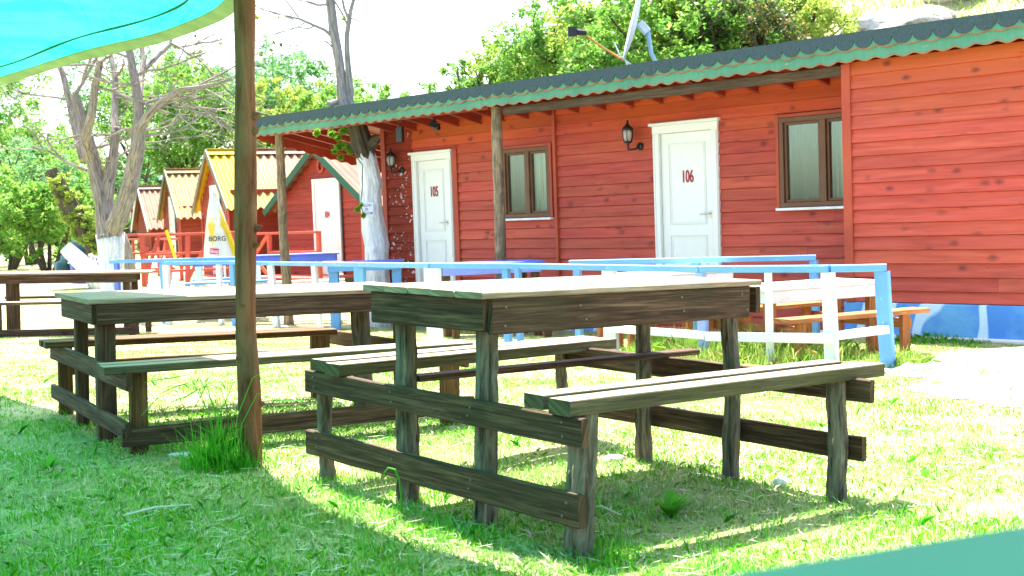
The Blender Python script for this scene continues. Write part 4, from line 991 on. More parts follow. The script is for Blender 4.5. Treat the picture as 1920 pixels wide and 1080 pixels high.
# ------------------------------------------------------------------ trees and shrubs
def leaf_mesh(name, mat, blobs, n, size, seed, flat=.45, shell=.55):
    rs = np.random.RandomState(seed); blobs = np.array(blobs, float); wgt = blobs[:, 3]**2; wgt /= wgt.sum()
    # sub-clumps inside each blob give an uneven outline with gaps
    nc = max(8, n//55); bi = rs.choice(len(blobs), nc, p=wgt); d = rs.normal(size=(nc, 3)); d /= np.linalg.norm(d, axis=1, keepdims=True)
    rr = (shell+(1-shell)*rs.rand(nc))**.6; cc = blobs[bi, :3]+d*(blobs[bi, 3]*rr)[:, None]*np.array([1, 1, .82])
    cr = blobs[bi, 3]*rs.uniform(.13, .30, nc)
    ci = rs.choice(nc, n, p=(cr**1.5)/(cr**1.5).sum()); q = rs.normal(size=(n, 3)); q /= np.linalg.norm(q, axis=1, keepdims=True)
    p = cc[ci]+q*(cr[ci]*rs.rand(n)**.5)[:, None]
    a = rs.normal(size=(n, 3)); a[:, 2] *= .7; a /= np.linalg.norm(a, axis=1, keepdims=True)
    h = rs.normal(size=(n, 3)); b = np.cross(a, h); b /= np.linalg.norm(b, axis=1, keepdims=True)
    s_ = size*rs.uniform(.6, 1.3, n)[:, None]
    v = np.stack([p-a*s_*.5, p+b*s_*flat*.5-a*s_*.05, p+a*s_*.5, p-b*s_*flat*.5-a*s_*.05], 1).reshape(-1, 3)
    f = np.arange(4*n).reshape(n, 4); return np_mesh(name, v, f, mat)
def put(o, parent): o.parent = parent; o.matrix_parent_inverse = parent.matrix_world.inverted(); return o
def limb(mb, p, d, L, r, depth, rg, spread=.6, gravity=0., tips=None, nseg=5, kids=(2, 3), wob=.16):
    pts = [Vector(p)]; dd = Vector(d).normalized(); rads = [r]
    for k in range(nseg):
        dd = (dd+Vector((rg.uniform(-1, 1), rg.uniform(-1, 1), rg.uniform(-1, 1)))*wob+Vector((0, 0, gravity))).normalized()
        pts.append(pts[-1]+dd*L/nseg); rads.append(r*(1-.45*(k+1)/nseg))
    mb.tube(pts, rads, 9 if r > .05 else (6 if r > .02 else 4), .10 if r > .04 else 0, seed=rg.random(), caps=False)
    if tips is not None: tips.append((pts[-1], r))
    if depth <= 0: return
    for _ in range(rg.randint(*kids)):
        k = rg.randint(max(1, nseg//2-1), nseg); ax = Vector((rg.uniform(-1, 1), rg.uniform(-1, 1), rg.uniform(-.5, .9)))
        nd = (dd+ax*spread*1.3).normalized(); limb(mb, pts[k], nd, L*rg.uniform(.55, .8), rads[k]*rg.uniform(.5, .72), depth-1, rg, spread, gravity, tips, nseg, kids, wob)

L_BRIGHT = leafmat("bright_green_leaf", (.10, .26, .04), (.20, .42, .06), (.38, .48, .10), trans=.6)
L_YELLOW = leafmat("yellow_green_leaf", (.20, .34, .05), (.36, .48, .08), (.52, .50, .13), trans=.6)
L_DEEP = leafmat("deep_green_leaf", (.06, .18, .05), (.12, .30, .07), (.20, .38, .09), trans=.6)
L_BLUEGREEN = leafmat("cool_green_leaf", (.08, .22, .09), (.17, .36, .13), (.27, .44, .16), trans=.6)
L_RUSSET = leafmat("russet_and_green_leaf", (.03, .08, .03), (.10, .18, .05), (.60, .34, .10), trans=.4)
L_VINE = leafmat("vine_leaf", (.14, .30, .02), (.22, .40, .03))

def woodtree(label, x, y, h, r, mat, seed, n=8000, size=.2, group="trees behind the cabins", barkm=DARKBARK, name="leafy_tree", low=.25):
    rg = random.Random(seed); g = ter(x, y); e = empty(name, label, "tree", group, (x, y, g)); mb = MB(); tips = []
    th = h*low+.3; mb.tube([(x, y, g-.2), (x+.05, y, g+th*.5), (x, y, g+th)], [.16, .13, .11], 9, .1, caps=False)
    for k in range(6): limb(mb, (x, y, g+th*(.6+.08*k)), (math.cos(k*1.05+seed), math.sin(k*1.05+seed), rg.uniform(.5, 1.4)), h*.30, .07, 1, rg, .5, .05, tips)
    put(mb.build("trunk", barkm), e)
    blobs = []
    for k in range(11):
        a = rg.uniform(0, 6.28); q = rg.random()**.5*r*.75; zz = g+h*(low+.05)+ (h*(1-low)-r*.35)*rg.random(); f_ = 1-.45*abs((zz-g)/h-.55)
        blobs.append((x+q*math.cos(a)*f_, y+q*math.sin(a)*f_, zz, r*rg.uniform(.35, .6)))
    put(leaf_mesh("crown", mat, blobs, n, size, seed), e); return e
mats5 = [L_BLUEGREEN, L_BRIGHT, L_DEEP, L_YELLOW, L_BLUEGREEN]
spec = [  # x, y, image height its top reaches, radius, material, what sets it apart
 (-29.4, 53, 70, 3.8, 1, "bright green tree at the far left edge, under the shade net"),
 (-25.2, 57, 60, 3.8, 4, "cool green tree second from the left edge, behind the forked tree"),
 (-21.0, 54, 85, 3.4, 1, "bright green tree directly behind the forked bare tree's left limb"),
 (-18.2, 62, 60, 3.9, 2, "dark green tree behind the forked bare tree's right limb"),
 (-14.4, 56, 90, 3.4, 1, "bright green tree right behind the farthest pink-roofed cabin"),
 (-12.9, 65, 70, 3.6, 4, "tall cool green tree behind the faded yellow-pink cabin"),
 (-10.3, 57, 110, 3.0, 2, "deep green tree directly behind the yellow-ridged cabin"),
 (-8.6, 54, 135, 2.5, 3, "yellow-green tree just right of the round brown pole"),
 (-6.4, 62, 130, 2.6, 1, "bright green tree above the cabin with dark green bargeboards"),
 (-10.7, 72, 110, 3.4, 4, "hazy tall tree showing above the roof end near the pole"),
 (-6.2, 50, 165, 2.0, 1, "low bright tree behind the left end of the guest house roof"),
 (-3.6, 58, 172, 1.6, 3, "small yellow-green tree at the roof, right of the tree that grows through it"),
 (-4.2, 72, 150, 2.6, 1, "distant small tree above the roof in the open gap of sky"),
 (-33, 60, 60, 4, 2, "tall dark tree beyond the left edge trees"),
]
for k, (x, y, yt, r, mi, lb_) in enumerate(spec):
    zt = .97+(410-.035*(x/y*2338)-yt)/2338*y; woodtree(lb_, x, y, (zt-ter(x, y))*.93, r, mats5[mi], 100+k, 19000 if r > 3 else 11000, .19)
und = []
for k in range(26): und.append((-40+k*1.6+rnd.uniform(-.5, .5), 62+rnd.uniform(-2, 3), 1.9+rnd.uniform(-.8, 2.6), 2.3))
u_ = leaf_mesh("undergrowth", L_DEEP, und, 30000, .36, 5); struct(u_, 'stuff', "dark green undergrowth filling the gaps between the trees behind the cabins", "undergrowth")

def shrub(label, px, py, Y, r, mat, seed, n, size, name="shrub", group="shrubs on the slope behind the roof", cat="shrub", stems=5):
    X = (px-961)/2338*Y; zc = .97+(410-.035*(px-961)-py)/2338*Y; g = ter(X, Y); rg = random.Random(seed)
    e = empty(name, label, cat, group, (X, Y, g)); mb = MB()
    for k in range(stems):
        a = rg.uniform(0, 6.28); tip = Vector((X+math.cos(a)*r*.6, Y+math.sin(a)*r*.6, zc+rg.uniform(-.2, .6)*r)); b0 = Vector((X+math.cos(a)*.1, Y+math.sin(a)*.1, g-.1))
        mid = b0.lerp(tip, .5)+Vector((rg.uniform(-.2, .2), rg.uniform(-.2, .2), .1)); mb.tube([b0, mid, tip], [.07, .05, .015], 6, .1, caps=False)
        for j in range(3): 
            d_ = Vector((rg.uniform(-1, 1), rg.uniform(-1, 1), rg.uniform(.1, 1))); mb.tube([mid.lerp(tip, .3*j+.1), mid.lerp(tip, .3*j+.1)+d_*r*.35, mid.lerp(tip, .3*j+.1)+d_*r*.6+Vector((0, 0, .1))], [.03, .018, .006], 5, caps=False)
    put(mb.build("stems", DARKBARK), e)
    blobs = [(X, Y, zc, r*.72)]
    for k in range(7):
        a = rg.uniform(0, 6.28); blobs.append((X+math.cos(a)*r*.6, Y+math.sin(a)*r*.6, zc+rg.uniform(-.8, .45)*r, r*rg.uniform(.35, .55)))
    put(leaf_mesh("foliage", mat, blobs, n, size, seed), e)
shr = [
 (905, 162, 27, .8, L_BRIGHT, 3000, .10, "smallest bright shrub, leftmost above the roof joint"),
 (960, 140, 27, 1.1, L_YELLOW, 4500, .10, "yellow-green shrub second from the left above the roof"),
 (1020, 128, 26, 1.25, L_BRIGHT, 5500, .11, "bright shrub left of the dish's black feed horn"),
 (1085, 100, 25, 1.45, L_BRIGHT, 7000, .12, "bright leafy shrub directly behind the dish's feed horn"),
 (1160, 75, 24, 1.7, L_YELLOW, 8000, .13, "tall yellow-green shrub directly behind the satellite dish"),
 (1245, 60, 23, 1.8, L_BRIGHT, 9500, .15, "broad-leaved bright shrub just right of the satellite dish"),
 (1320, 40, 24, 1.7, L_BRIGHT, 9000, .13, "tall bright green shrub between the dish and the russet shrubs"),
 (1385, 45, 23.2, 1.25, L_RUSSET, 8500, .10, "russet and dark green shrub above door 106, the larger of two"),
 (1445, 75, 23.5, .95, L_RUSSET, 6500, .09, "low russet and dark green shrub, right of the larger russet one"),
 (1480, 30, 26, 1.5, L_YELLOW, 8000, .11, "pale yellow-green shrub behind the low russet shrub"),
 (1548, 62, 26, 1.25, L_YELLOW, 6500, .10, "round yellow-green shrub beside the pale rock outcrop"),
 (1420, -20, 27, 1.6, L_BRIGHT, 7000, .12, "high green shrub cut by the top of the photo above the russet shrubs"),
]
for k, (px, py, Y, r, m_, n, sz, lb_) in enumerate(shr): shrub(lb_, px, py, Y, r, m_, 300+k, int(n*1.5), sz*.85)

for k, (px, py, Y, r_, m_, lb_) in enumerate(((20, 385, 36, 1.7, L_DEEP, "dark green bush at the far left edge, under the first tree"), (95, 400, 33, 1.2, L_BRIGHT, "bright bush left of the leaning mossy trunk"), (60, 330, 40, 2.0, L_BLUEGREEN, "cool green bush filling the gap left of the leaning mossy trunk"), (-40, 360, 34, 1.8, L_BRIGHT, "bright bush cut by the left edge of the view"), (150, 345, 42, 1.8, L_BRIGHT, "bright bush behind the leaning mossy trunk"), (245, 335, 47, 1.6, L_DEEP, "dark bush behind the fork of the whitewashed tree"))):
    shrub(lb_, px, py, Y, r_, m_, 400+k, 9000, .13, group="bushes at the far left")
# pale rock outcrop on the slope
ROCK = None
def rockmat():
    m, t, N, L = nodes_of("pale_limestone"); tc = N.new("ShaderNodeTexCoord").outputs['Object']
    n = noise(N, L, tc, 1.6, 8, .7); n2 = noise(N, L, tc, 9, 5, .7)
    r = ramp(N, [(.35, (.17, .14, .12)), (.5, (.50, .47, .43)), (.65, (.62, .60, .56))]); L.new(n, r.inputs[0])
    c = mixc(N, L, maprange(N, L, n2, .55, .66, 0, .8), r.outputs[0], (.20, .26, .06))
    return finish(m, N, L, c, .95, n, 1, .15)
ROCK = rockmat()
def rock(x, y, z, sx, sy, sz, seed, label, name="rock", mat=None, grp=None):
    rs = np.random.RandomState(seed); nu, nv = 40, 22; v = []; ph = rs.rand(12)*6.28; fr = rs.randint(2, 7, 12)
    for j in range(nv+1):
        th = math.pi*j/nv
        for i in range(nu):
            a = 2*math.pi*i/nu; q = 1+sum(.07*math.sin(fr[k]*a+ph[k])*math.sin((1+k % 4)*th) for k in range(6))+.05*math.sin(13*a+ph[7])*math.sin(7*th+ph[8])+rs.uniform(-.05, .05)
            v.append((x+sx*q*math.sin(th)*math.cos(a), y+sy*q*math.sin(th)*math.sin(a), z+sz*q*math.cos(th)))
    f = [(j*nu+i, j*nu+(i+1) % nu, (j+1)*nu+(i+1) % nu, (j+1)*nu+i) for j in range(nv) for i in range(nu)]
    o = np_mesh(name, np.array(v), np.array(f), mat or ROCK); return tag(o, label, "rock", grp)
rock(9.2, 28.2, ter(9.2, 28.2)-.25, 1.6, 1.1, .50, 1, "pale limestone rock in the middle of the outcrop above the roof", grp="pale rocks on the slope")
rock(7.9, 27.4, ter(7.9, 27.4)-.30, .9, .8, .42, 2, "smaller pale rock at the left foot of the outcrop, beside the yellow-green shrub", grp="pale rocks on the slope")
rock(11.0, 28.6, ter(11.0, 28.6)-.2, 1.3, 1, .6, 3, "pale rock at the right end of the outcrop, against the photo's right edge", grp="pale rocks on the slope")

# the whitewashed forked tree (bare limbs, few yellow leaves)
def forked_tree():
    YT = 20.3
    def q(px, py, dy=0.):
        Y = YT+dy; return Vector(((px-961)/2338*Y, Y, .97+(410-.035*(px-961)-py)/2338*Y))
    e = empty("forked_tree", "grey forked tree with whitewashed base and bare twiggy limbs, left of the pole", "tree", None, tuple(q(212, 560)))
    k_ = YT/2338
    m_ = MB()
    m_.tube([q(214, 590), q(213, 540), q(212, 500), q(213, 460), q(212, 438)], [25*k_, 22*k_, 22*k_, 23*k_, 25*k_], 22, .10); m_.build("whitewashed_base", WHITEWASH, e, smooth=True)
    m_ = MB(); rg = random.Random(11); tips = []
    m_.tube([q(212, 445), q(208, 415), q(204, 385), q(196, 345), q(188, 300), q(178, 255), q(170, 215), q(160, 180)], [25*k_, 22*k_, 17*k_, 15*k_, 13*k_, 11*k_, 9*k_, 8*k_], 14, .08)
    m_.tube([q(206, 400), q(214, 350), q(226, 300), q(232, 250), q(234, 200, .3), q(238, 150, .5), q(232, 110, .7)], [12*k_, 12*k_, 9*k_, 8*k_, 7*k_, 6*k_, 5*k_], 10, .08)
    m_.tube([q(214, 440), q(232, 405, -.3), q(250, 365, -.5), q(262, 320, -.7), q(272, 280, -.9), q(277, 235, -1.0), q(278, 190, -1.0), q(272, 140, -.9), q(266, 95, -.8), q(262, 60, -.8)], [18*k_, 16*k_, 15*k_, 14*k_, 13*k_, 10*k_, 8*k_, 7.5*k_, 6*k_, 5*k_], 14, .08)
    m_.tube([q(276, 245, -1), q(298, 215, -1.2), q(325, 190, -1.4), q(358, 170, -1.6), q(395, 166, -1.8), q(430, 158, -2), q(455, 150, -2)], [9*k_, 7.5*k_, 6*k_, 4.5*k_, 3.5*k_, 2.5*k_, 2*k_], 8, .06)
    m_.tube([q(278, 190, -1), q(286, 150, -.6), q(292, 115, -.4), q(288, 80, -.2)], [7*k_, 6*k_, 5*k_, 4*k_], 8, .05)
    m_.tube([q(290, 135, -.4), q(315, 112, -.2), q(342, 88, 0), q(350, 55, .2)], [5*k_, 4*k_, 3.5*k_, 2.5*k_], 8, .05)
    m_.tube([q(186, 300), q(176, 262, -.6), q(190, 215, -.9), q(200, 160, -1), q(212, 115, -1.2)], [10*k_, 9*k_, 8*k_, 7*k_, 6*k_], 10, .08)
    m_.tube([q(170, 300, .3), q(158, 240, .5), q(150, 190, .6), q(140, 140, .7), q(120, 90, .8)], [9*k_, 8*k_, 7*k_, 6*k_, 5*k_], 10, .08)
    for (px, py, dy, dx, dz, L, r) in ((340, 178, -1.5, .6, -.3, 1.0, 2.6), (398, 166, -1.8, .7, -.7, .7, 2), (345, 85, 0, 1, -.25, 1.1, 3), (350, 92, 0, 1, .1, .9, 2.6), (300, 212, -1.2, 1, .4, .9, 3), (276, 260, -.9, 1, .1, 1.0, 3), (278, 200, -1, 1, .35, 1.2, 3),
          (232, 240, 0, 1, -.1, 1.2, 3), (232, 255, 0, -1, .2, .9, 3), (185, 280, 0, 1, .5, 1, 3), (196, 330, 0, .8, .6, .9, 2.5), (236, 150, .5, 1, .6, .8, 3), (262, 100, -.8, .8, .5, 1, 3), (262, 110, -.8, -1, .3, .9, 3), (212, 120, -1.2, .8, .4, .8, 3),
          (212, 130, -1.2, -.8, .5, .8, 3), (160, 180, 0, .6, .7, 1, 4), (150, 190, .6, -.9, .4, 1, 3), (272, 145, -.9, .7, .2, 1.2, 3), (175, 320, 0, -1, .25, 1.0, 3.4), (285, 90, -.2, .5, .8, .9, 3.4), (350, 60, .2, .6, .8, .8, 2.5), (276, 160, -1, -.8, .1, .9, 2.6), (315, 200, -1.3, .7, -.2, .9, 2.4), (430, 158, -2, .7, -.5, .6, 1.8), (380, 168, -1.7, .7, .5, .8, 2),
          (236, 185, .3, 1, .0, 1.3, 2.6), (200, 165, -1, 1, -.15, 1.2, 2.6), (270, 240, -1, -1, .0, .8, 2.4)):
        limb(m_, q(px, py, dy), (dx, rg.uniform(-.5, .5), dz), L, r*k_, 3, rg, .6, 0, tips, 5, (2, 4), .24)
    m_.build("limbs", TREEBARK, e)
    bl = [(t_[0].x, t_[0].y, t_[0].z, .16) for t_ in tips[::4]]
    put(leaf_mesh("sparse_leaves", L_YELLOW, bl, 1100, .05, 9), e)
forked_tree()
# tree that grows through the roof
def rooftree():
    YT = 17.05
    def q(px, py, dy=0.):
        Y = YT+dy; return Vector(((px-961)/2338*Y, Y, .97+(410-.035*(px-961)-py)/2338*Y))
    k_ = YT/2338; rg = random.Random(21)
    e = empty("tree_through_roof", "tree with a whitewashed trunk that grows up through the left end of the roof", "tree", None, tuple(q(712, 600)))
    m_ = MB(); m_.tube([q(716, 640), q(714, 580), q(711, 530), q(709, 490), q(711, 460), q(706, 430), q(704, 400), q(703, 370), q(705, 345), q(701, 320), q(698, 298), q(696, 288)], [r*k_ for r in (27, 23, 22, 21, 22, 22, 20, 20, 21, 20, 19, 17)], 26, .11)
    w_ = m_.build("whitewashed_trunk", WHITEWASH, e, smooth=True)
    m_ = MB(); m_.tube([q(702, 310), q(698, 290), q(690, 268), q(684, 240), q(676, 212)], [r*k_ for r in (14, 19, 19, 17, 13)], 18, .16); m_.build("bare_trunk", DARKBARK, e)
    m_ = MB(); m_.tube([q(694, 288), q(706, 272), q(716, 262, -.1), q(722, 258, -.1)], [r*k_ for r in (10, 12, 10, 7)], 12, .16); m_.build("cut_stub", DARKBARK, e)
    m_ = MB(); m_.tube([q(676, 216), q(668, 198), q(664, 188)], [r*k_ for r in (13, 12.5, 12)], 16, .12)
    m_.tube([q(664, 200), q(658, 178), q(657, 150), q(655, 120), q(651, 90), q(647, 60), q(645, 30), q(642, -10), q(640, -60)], [r*k_ for r in (12, 10, 8.5, 8.5, 9, 9, 8.5, 8, 7)], 14, .07)
    m_.tube([q(668, 200), q(672, 170), q(671, 130), q(670, 95), q(671, 70), q(676, 45), q(680, 25), q(688, 0), q(694, -30)], [r*k_ for r in (10, 8, 6, 5.5, 5, 4.5, 4, 3.2, 2.5)], 10, .08)
    m_.tube([q(664, 196), q(650, 192), q(636, 197), q(628, 194)], [r*k_ for r in (7, 6, 6, 4)], 8, .15)
    for (a, r_) in (([(642, 70), (630, 60), (612, 52), (585, 40), (560, 34)], 4), ([(641, 12), (620, 14), (600, 8)], 3.5), ([(676, 42), (668, 20), (664, -5)], 3), ([(678, 38), (690, 42), (702, 50), (712, 62), (710, 82)], 1.5), ([(645, 95), (636, 84), (628, 80)], 2), ([(612, 52), (600, 58), (580, 55), (560, 62), (540, 66)], 2), ([(585, 40), (572, 22), (560, 5)], 2), ([(674, 55), (664, 30), (650, 5)], 2.2), ([(684, 12), (690, -5)], 2.4)):
        m_.tube([q(px, py, -.1*i) for i, (px, py) in enumerate(a)], [r_*k_*(1-.14*i) for i in range(len(a))], 6, .05)
    for (px, py, dx, dz) in ((560, 34, -1, .2), (575, 42, -.9, .5), (600, 8, -1, .2), (560, 5, -.7, .8), (545, 66, -1, -.3), (664, -5, .1, 1), (596, 46, -.7, -.4)):
        limb(m_, q(px, py, -.3), (dx, 0, dz), .55, 1.5*k_, 2, rg, .6, 0, None, 4, (2, 3), .25)
    m_.build("limbs", LIMEBARK, e)
    put(leaf_mesh("sparse_leaves", L_YELLOW, [tuple(q(px, py, -.3))+(.12,) for px, py in ((560, 30), (548, 40), (575, 15), (530, 60), (660, 28), (655, 8), (620, 5), (640, 0), (535, 95))], 260, .045, 4), e)
    # small notice pinned to the trunk
    p = q(697, 393, -.235); nt_ = empty("notice", "small white paper notice with faint blue writing, pinned to the whitewashed trunk", "notice", None, tuple(p))
    m_ = MB(); m_.plank(p+Vector((.006, 0, .097)), p+Vector((-.006, 0, -.097)), (1, 0, 0), .135, .003, .001); put(m_.build("paper", PAPER), nt_)
    INKB = plain("faded_blue_ink", (.10, .16, .38), .7)
    for k, tx in enumerate(("CLUNG", "ISP", "NOTT.ME")):
        text_mesh(tx, .045, .001, frame_mat(p+Vector((-.005-.012*(k == 1), -.0025, .055-.055*k)), (1, 0, .07), (0, -1, 0)), "writing", INKB, nt_, .75)
    # climbing vine on trunk and under the eave
    v_ = empty("climbing_vine", "bright green vine hanging under the eave and beside the whitewashed trunk", "vine", None, tuple(q(690, 300, -.25)))
    m_ = MB()
    for a in ([(688, 410), (684, 380), (688, 350), (690, 310), (676, 290), (660, 262), (640, 252)], [(676, 290), (655, 282), (638, 270)], [(690, 300), (664, 270), (650, 282), (630, 275)]): m_.tube([q(px, py, -.32) for px, py in a], .006, 5)
    m_.build("stem", DARKBARK, v_)
    m2 = [tuple(q(px, py, -.35))+(r_,) for px, py, r_ in ((606, 250, .05), (616, 249, .07), (626, 248, .08), (636, 248, .10), (648, 252, .12), (658, 254, .08), (655, 285, .12), (662, 278, .11), (645, 288, .10), (670, 290, .08), (636, 286, .05), (662, 268, .06), (684, 380, .05), (681, 392, .05), (686, 402, .04), (672, 272, .05), (683, 365, .03))]
    put(leaf_mesh("leaves", L_VINE, m2, 900, .085, 12, .8), v_)
rooftree()

# ivy-covered leaning trunk at the left edge
def lean():
    def q(px, py, Y=24.): return Vector(((px-961)/2338*Y, Y, .97+(410-.035*(px-961)-py)/2338*Y))
    e = empty("leaning_trunk", "leaning trunk with mossy yellow-green ivy and a whitewashed foot at the left edge", "tree", None, tuple(q(195, 560)))
    m_ = MB(); m_.tube([q(196, 545), q(176, 515), q(154, 490), q(128, 464)], [.22, .20, .17, .14], 14, .1); m_.build("whitewashed_foot", WHITEWASH, e, smooth=True)
    m_ = MB(); m_.tube([q(185, 470, 24.6), q(172, 440, 24.6), q(152, 405, 24.6), q(132, 370, 24.6), q(110, 320, 24.6)], [.16, .2, .2, .18, .14], 12, .15); m_.build("trunk", DARKBARK, e)
    put(leaf_mesh("ivy", L_YELLOW, [tuple(q(px, py, 24.5))+(r_,) for px, py, r_ in ((184, 462, .24), (178, 445, .30), (168, 428, .34), (158, 408, .32), (146, 388, .30), (135, 368, .28), (120, 340, .28))], 9000, .06, 31, .45, .2), e)
lean()
# yucca-like stem with yellow tuft
def yucca():
    x, y = -7.15, 23.3; g = ter(x, y); e = empty("yucca", "small shaggy stemmed yucca with a yellow-green tuft, right of the whitewashed tree", "plant", None, (x, y, g)); m_ = MB()
    m_.tube([(x+.08, y, g-.1), (x+.04, y, g+.4), (x, y, g+.8), (x-.08, y, g+1.05), (x-.14, y, g+1.18)], [.11, .11, .10, .09, .05], 10, .25); m_.build("stem", TREEBARK, e)
    rg = random.Random(4); m_ = MB(); c = Vector((x-.14, y, g+1.15))
    for k in range(60):
        d = Vector((rg.uniform(-1, 1), rg.uniform(-1, 1), rg.uniform(-.3, 1.2))).normalized(); L_ = rg.uniform(.14, .26); s_ = d.cross(Vector((0, 0, 1))).normalized()*.018
        n = len(m_.v); m_.v += [tuple(c-s_), tuple(c+s_), tuple(c+d*L_*.6+s_), tuple(c+d*L_), tuple(c+d*L_*.6-s_)]; m_.face((n, n+1, n+2, n+3, n+4), ((0, 0),)*5)
    m_.build("leaf_tuft", L_YELLOW, e)
yucca()

# ------------------------------------------------------------------ grass and small growth
def grass_mat(name, greens, straw, fr, trans=.45, patchy=.85):
    m, t, N, L = nodes_of(name); geo = N.new("ShaderNodeNewGeometry"); tc = N.new("ShaderNodeTexCoord").outputs['Object']
    r = ramp(N, [(0, greens[0]), (.5, greens[1]), (1-fr, greens[2]), (min(.999, 1-fr+.02), straw), (1, tuple(x*1.2 for x in straw))]); L.new(geo.outputs['Random Per Island'], r.inputs[0])
    patch = maprange(N, L, noise(N, L, tc, 1.3, 5, .65), .45, .68, 0, patchy)
    c = mixc(N, L, patch, r.outputs[0], straw)
    return finish(m, N, L, c, .55, trans=trans, spec=.25)
GRASS = grass_mat("lawn_grass", ((.06, .27, .010), (.16, .47, .020), (.34, .58, .05)), (.60, .57, .38), .15, trans=.35, patchy=.6)
def blades(name, P, h, w, seed, mat, lean=.5):
    """P: (n,3) roots; curved tapered blades"""
    rs = np.random.RandomState(seed+5000); n = len(P); a = rs.rand(n)*2*np.pi; d = np.stack([np.cos(a), np.sin(a), np.zeros(n)], 1)
    b = rs.rand(n)*2*np.pi; sd_ = np.stack([np.cos(b), np.sin(b), np.zeros(n)], 1)
    h = h[:, None]; w = w[:, None]; ln = (rs.rand(n)*lean)[:, None]
    up_ = np.array([0, 0, 1.]); mid = P+up_*h*.55+d*h*ln*.35; tip = P+up_*h*(1-.35*ln)+d*h*ln*1.1
    v = np.stack([P-sd_*w, P+sd_*w, mid+sd_*w*.75, tip, mid-sd_*w*.75], 1).reshape(-1, 3)
    return np_mesh(name, v, np.arange(5*n).reshape(n, 5), mat)
def scatter(n, rmin, rmax, pw, seed):
    rs = np.random.RandomState(seed); u = rs.rand(n); r = (rmin**pw+(rmax**pw-rmin**pw)*u)**(1/pw); a = rs.uniform(-.50, .50, n)
    x = r*np.sin(a); y = r*np.cos(a); return x, y
x, y = scatter(430000, 2.3, 17, .35, 1)
rs = np.random.RandomState(2)
cl = np.sin(x*2.3+np.sin(y*3.1)*1.5)*np.sin(y*2.9+x)*.5+.5+rs.rand(len(x))*.35     # clumps and thin spots
keep = rs.rand(len(x)) < np.clip(.25+cl, 0, 1); x, y, cl = x[keep], y[keep], cl[keep]
mg = .22*rs.rand(len(x))**2; bare = (x > 2.42+mg+.14*np.sin(y*5)) & (y > 6.75+mg+.22*np.sin(x*4)+.10*np.sin(x*11)) & (y < 9.2+.36*(x-3.0)) & (rs.rand(len(x)) > .05); x, y, cl = x[~bare], y[~bare], cl[~bare]
P = np.stack([x, y, terrain(x, y)-.004], 1); hh = (.009+.022*rs.rand(len(x))**2+.010*cl)*np.clip(1.1-.05*(y-3), .45, 1.2)
g_ = blades("lawn_grass", P, hh, (.0008+.00028*y)*rs.uniform(.7, 1.3, len(x)), 3, GRASS, 1.2); struct(g_, 'stuff', "short patchy lawn, green in the shade and bleached straw in the sun", "grass")

TUFTBLADE = grass_mat("fresh_tall_grass", ((.05, .30, .015), (.09, .45, .02), (.18, .58, .04)), (.5, .5, .15), .03, patchy=0)
GREENBLADE = grass_mat("long_grass", ((.04, .22, .012), (.08, .36, .02), (.14, .46, .03)), (.4, .42, .12), .03, patchy=.15)
STRAWBLADE = grass_mat("seeding_weed", ((.08, .26, .02), (.18, .38, .04), (.34, .46, .08)), (.52, .46, .18), .15, patchy=.3)
def tuft(name, label, cx, cy, rad, n, h0, h1, w, seed, mat, cat="grass tuft", lean=1.0, group=None):
    rs = np.random.RandomState(seed); a = rs.rand(n)*6.283; r = rad*rs.rand(n)**.6; x = cx+r*np.cos(a); y = cy+r*np.sin(a)
    P = np.stack([x, y, terrain(x, y)-.01], 1); h = rs.uniform(h0, h1, n)*(1.1-.6*r/rad)
    return tag(blades(name, P, h, np.full(n, w)*rs.uniform(.6, 1.3, n), seed, mat, lean), label, cat, group)
def pole_tuft():
    rs = np.random.RandomState(41); n = 850; a = rs.rand(n)*6.283; r_ = .16*rs.rand(n)**.7; x = -1.21+r_*np.cos(a); y = 5.02+r_*np.sin(a)*.8
    P = np.stack([x, y, terrain(x, y)-.01], 1); h = .05+.24*rs.rand(n)**1.8*(1.15-r_/.15*.5)
    tag(blades("grass_tuft", P, h, rs.uniform(.0010, .0022, n), 41, TUFTBLADE, .85), "tall bright green grass clump at the foot of the round pole", "grass tuft")
    rg = random.Random(6); e = empty("wild_grass_stalks", "thin arching grass stalks rising above the clump beside the round pole", "grass stalks", None, (-1.2, 5.0, 0))
    for k in range(9):
        b = Vector((-1.2+rg.uniform(-.12, .1), 5.0+rg.uniform(-.1, .05), 0)); a = rg.uniform(2.2, 4.4) if k % 3 else rg.uniform(-.5, .5); d = Vector((math.cos(a), math.sin(a)*.4, 0)); H_ = rg.uniform(.30, .50); m_ = MB()
        m_.tube([b, b+d*.03+UPV*H_*.5, b+d*.10+UPV*H_*.85, b+d*.20+UPV*H_*rg.uniform(.75, 1), b+d*.29+UPV*H_*rg.uniform(.55, .85)], [.0022, .002, .0016, .0022, .0008], 4); m_.build("stalk", TUFTBLADE, e)
pole_tuft()
tuft("grass_tuft", "small grass tuft against the front bench leg of the split-log table", .25, 3.62, .16, 350, .04, .10, .002, 42, GREENBLADE)
tuft("weed_clump", "tall seeding weeds under the white-topped table at the right", 1.95, 9.55, .75, 3600, .10, .34, .003, 43, STRAWBLADE, "weeds", 1.1)
tuft("weed_clump", "tall green weeds between the lavender post and the dark table leg", 1.35, 10.0, .45, 2200, .10, .32, .003, 44, STRAWBLADE, "weeds", 1.1)
tuft("weed_clump", "weeds around the foot of the blue corner railing post", 2.72, 8.72, .30, 1200, .06, .20, .003, 45, STRAWBLADE, "weeds", 1.2)
tuft("weed_clump", "green weeds along the blue plinth at the right edge", 3.7, 10.9, .5, 1600, .04, .12, .003, 46, GREENBLADE, "weeds", 1.2)
